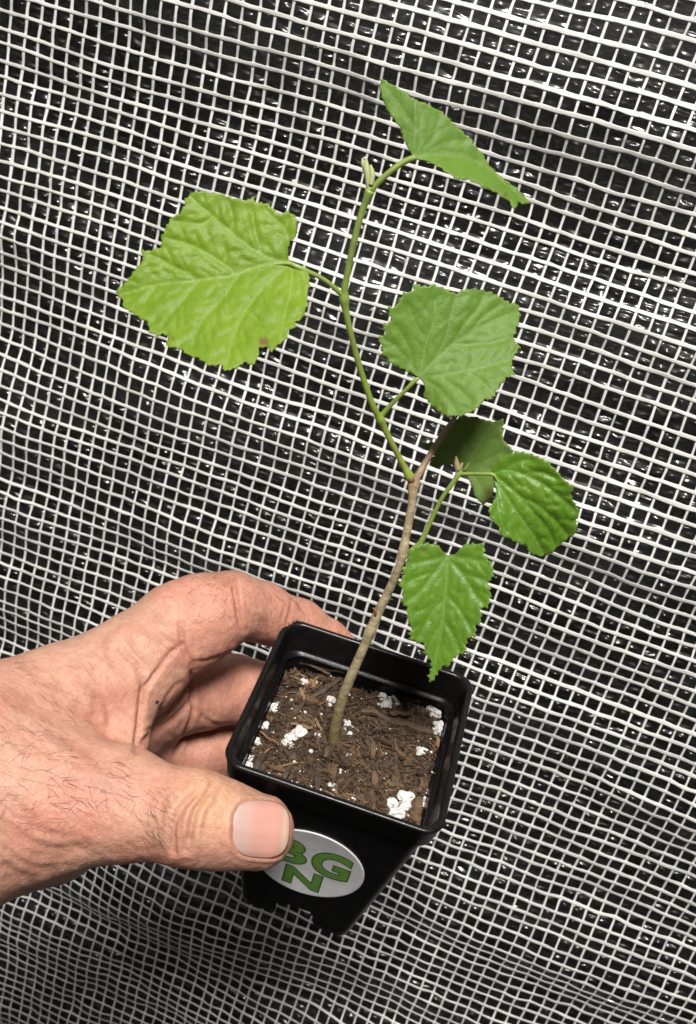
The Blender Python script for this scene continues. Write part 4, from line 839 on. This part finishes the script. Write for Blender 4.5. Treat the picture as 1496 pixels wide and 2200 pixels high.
c = mix(nt, .15, c, ramp(nt, wv.outputs['Fac'], [(.35, (.50, .28, .23)), (.65, (.62, .42, .35))]).outputs[0])
nt.links.new(c, b.inputs['Base Color']); b.inputs['Roughness'].default_value = .36; b.inputs['Subsurface Weight'].default_value = .2; b.inputs['Subsurface Scale'].default_value = .0015
nail = mesh('thumb_nail', W(NV) - root_w, NQ, m_nail, person, True, {'nail': np.stack([su * .5 + .5, sv * .5 + .5, 0 * su, np.ones_like(su)], 1)})
md = nail.modifiers.new('plate', 'SOLIDIFY'); md.thickness = .0005; md.offset = -1
# fine dark hairs lying on the skin
from mathutils.kdtree import KDTree
sel = np.where(facing > .12)[0]; tree = KDTree(len(sel))
for k_, i_ in enumerate(sel): tree.insert(HV2[i_], k_)
tree.balance()
m_hair, nt, b = mat('hair'); b.inputs['Base Color'].default_value = (.10, .05, .03, 1); b.inputs['Roughness'].default_value = .5
hb = MB()
def hairs(n_, region, dirf, ln, rad):
    i_ = np.where((facing > .2) & region(px, py, HV[:, 2]))[0]
    for j in rng.choice(i_, n_):
        p = HV2[j].copy(); nn = nrm[j]; d = np.array([*dirf(px[j], py[j]), 0.0]); d += rng.normal(0, .38, 3); d -= nn * (d @ nn); d /= np.linalg.norm(d) + 1e-9
        l_ = ln * rng.uniform(.5, 1.25); curl = rng.normal(0, .35); pts = [p - nn * .1]; m_ = 6; side = np.cross(nn, d)
        for k_ in range(1, m_):
            t = k_ / (m_ - 1); q = pts[-1] + d * l_ / (m_ - 1); d = d + side * curl / (m_ - 1); d /= np.linalg.norm(d)
            co_, kk, _ = tree.find(q); nn2 = nrm[sel[kk]]; q = np.array(co_) + (q - np.array(co_)) - nn2 * ((q - np.array(co_)) @ nn2) + nn2 * (.06 + .35 * math.sin(t * 2.2)); pts.append(q)
        V, Fc = tube(np.array(pts), np.linspace(rad, rad * .35, m_), 3, False); hb.add(W(V) - root_w, Fc)
hairs(80, lambda x, y, z_: (x < 150) & (x > -60) & (y > 1540) & (y < 1790), lambda x, y: (.9, -.15), 7.0, .038)
hairs(50, lambda x, y, z_: (x < 200) & (x > -40) & (y > 1400) & (y < 1560), lambda x, y: (.8, .35), 6.0, .035)
hairs(60, lambda x, y, z_: (x > 280) & (x < 375) & (y > 1690) & (y < 1800) & (z_ < 300), lambda x, y: (.7, .7), 4.5, .042)
hairs(75, lambda x, y, z_: (x > 515) & (x < 740) & (y > 1250) & (y < 1360) & (z_ > 325), lambda x, y: (.6, .9), 3.2, .045)
hairs(40, lambda x, y, z_: (x > 400) & (x < 500) & (y > 1240) & (y < 1340), lambda x, y: (.8, -.3), 3.0, .045)
hairs(50, lambda x, y, z_: (x > 100) & (x < 280) & (y > 1620) & (y < 1740) & (z_ < 310), lambda x, y: (.8, .5), 5.0, .05)
hairs(60, lambda x, y, z_: (x < -60) & (y > 1500), lambda x, y: (.8, .3), 8, .055)
hair = hb.build('arm_hair', m_hair, person); hair['kind'] = 'stuff'
# two specks of dirt on the palm
m_dirt, nt, b = mat('dirt'); b.inputs['Base Color'].default_value = (.015, .008, .005, 1); b.inputs['Roughness'].default_value = .9
for (x, y, r_, nm) in ((353, 1525, 1.0, 'larger dark speck of soil stuck to the palm'), (343, 1512, .7, 'smaller dark speck of soil on the palm, above the larger one')):
    i_ = np.where((np.hypot(px - x, py - y) < 9) & (facing > .1))[0]; i_ = i_[np.argmin(HV[i_, 2])]; bm = bmesh.new(); bmesh.ops.create_icosphere(bm, subdivisions=2, radius=1)
    V = np.array([v.co for v in bm.verts]) * (r_ * 1.3, r_ * .6, .3) ; Fc = [tuple(v.index for v in f.verts) for f in bm.faces]; bm.free()
    a = -.5; V = V @ np.array([[math.cos(a), math.sin(a), 0], [-math.sin(a), math.cos(a), 0], [0, 0, 1]]); cw = W(HV2[i_]); o = mesh('soil_speck', W(V + HV2[i_]) - cw, Fc, m_dirt); o.location = cw; tag(o, nm, 'soil speck')
# parents with a world location only: keep children where they were built
for o in bpy.data.objects:
    if o.parent is plant: o.location = (0, 0, 0)
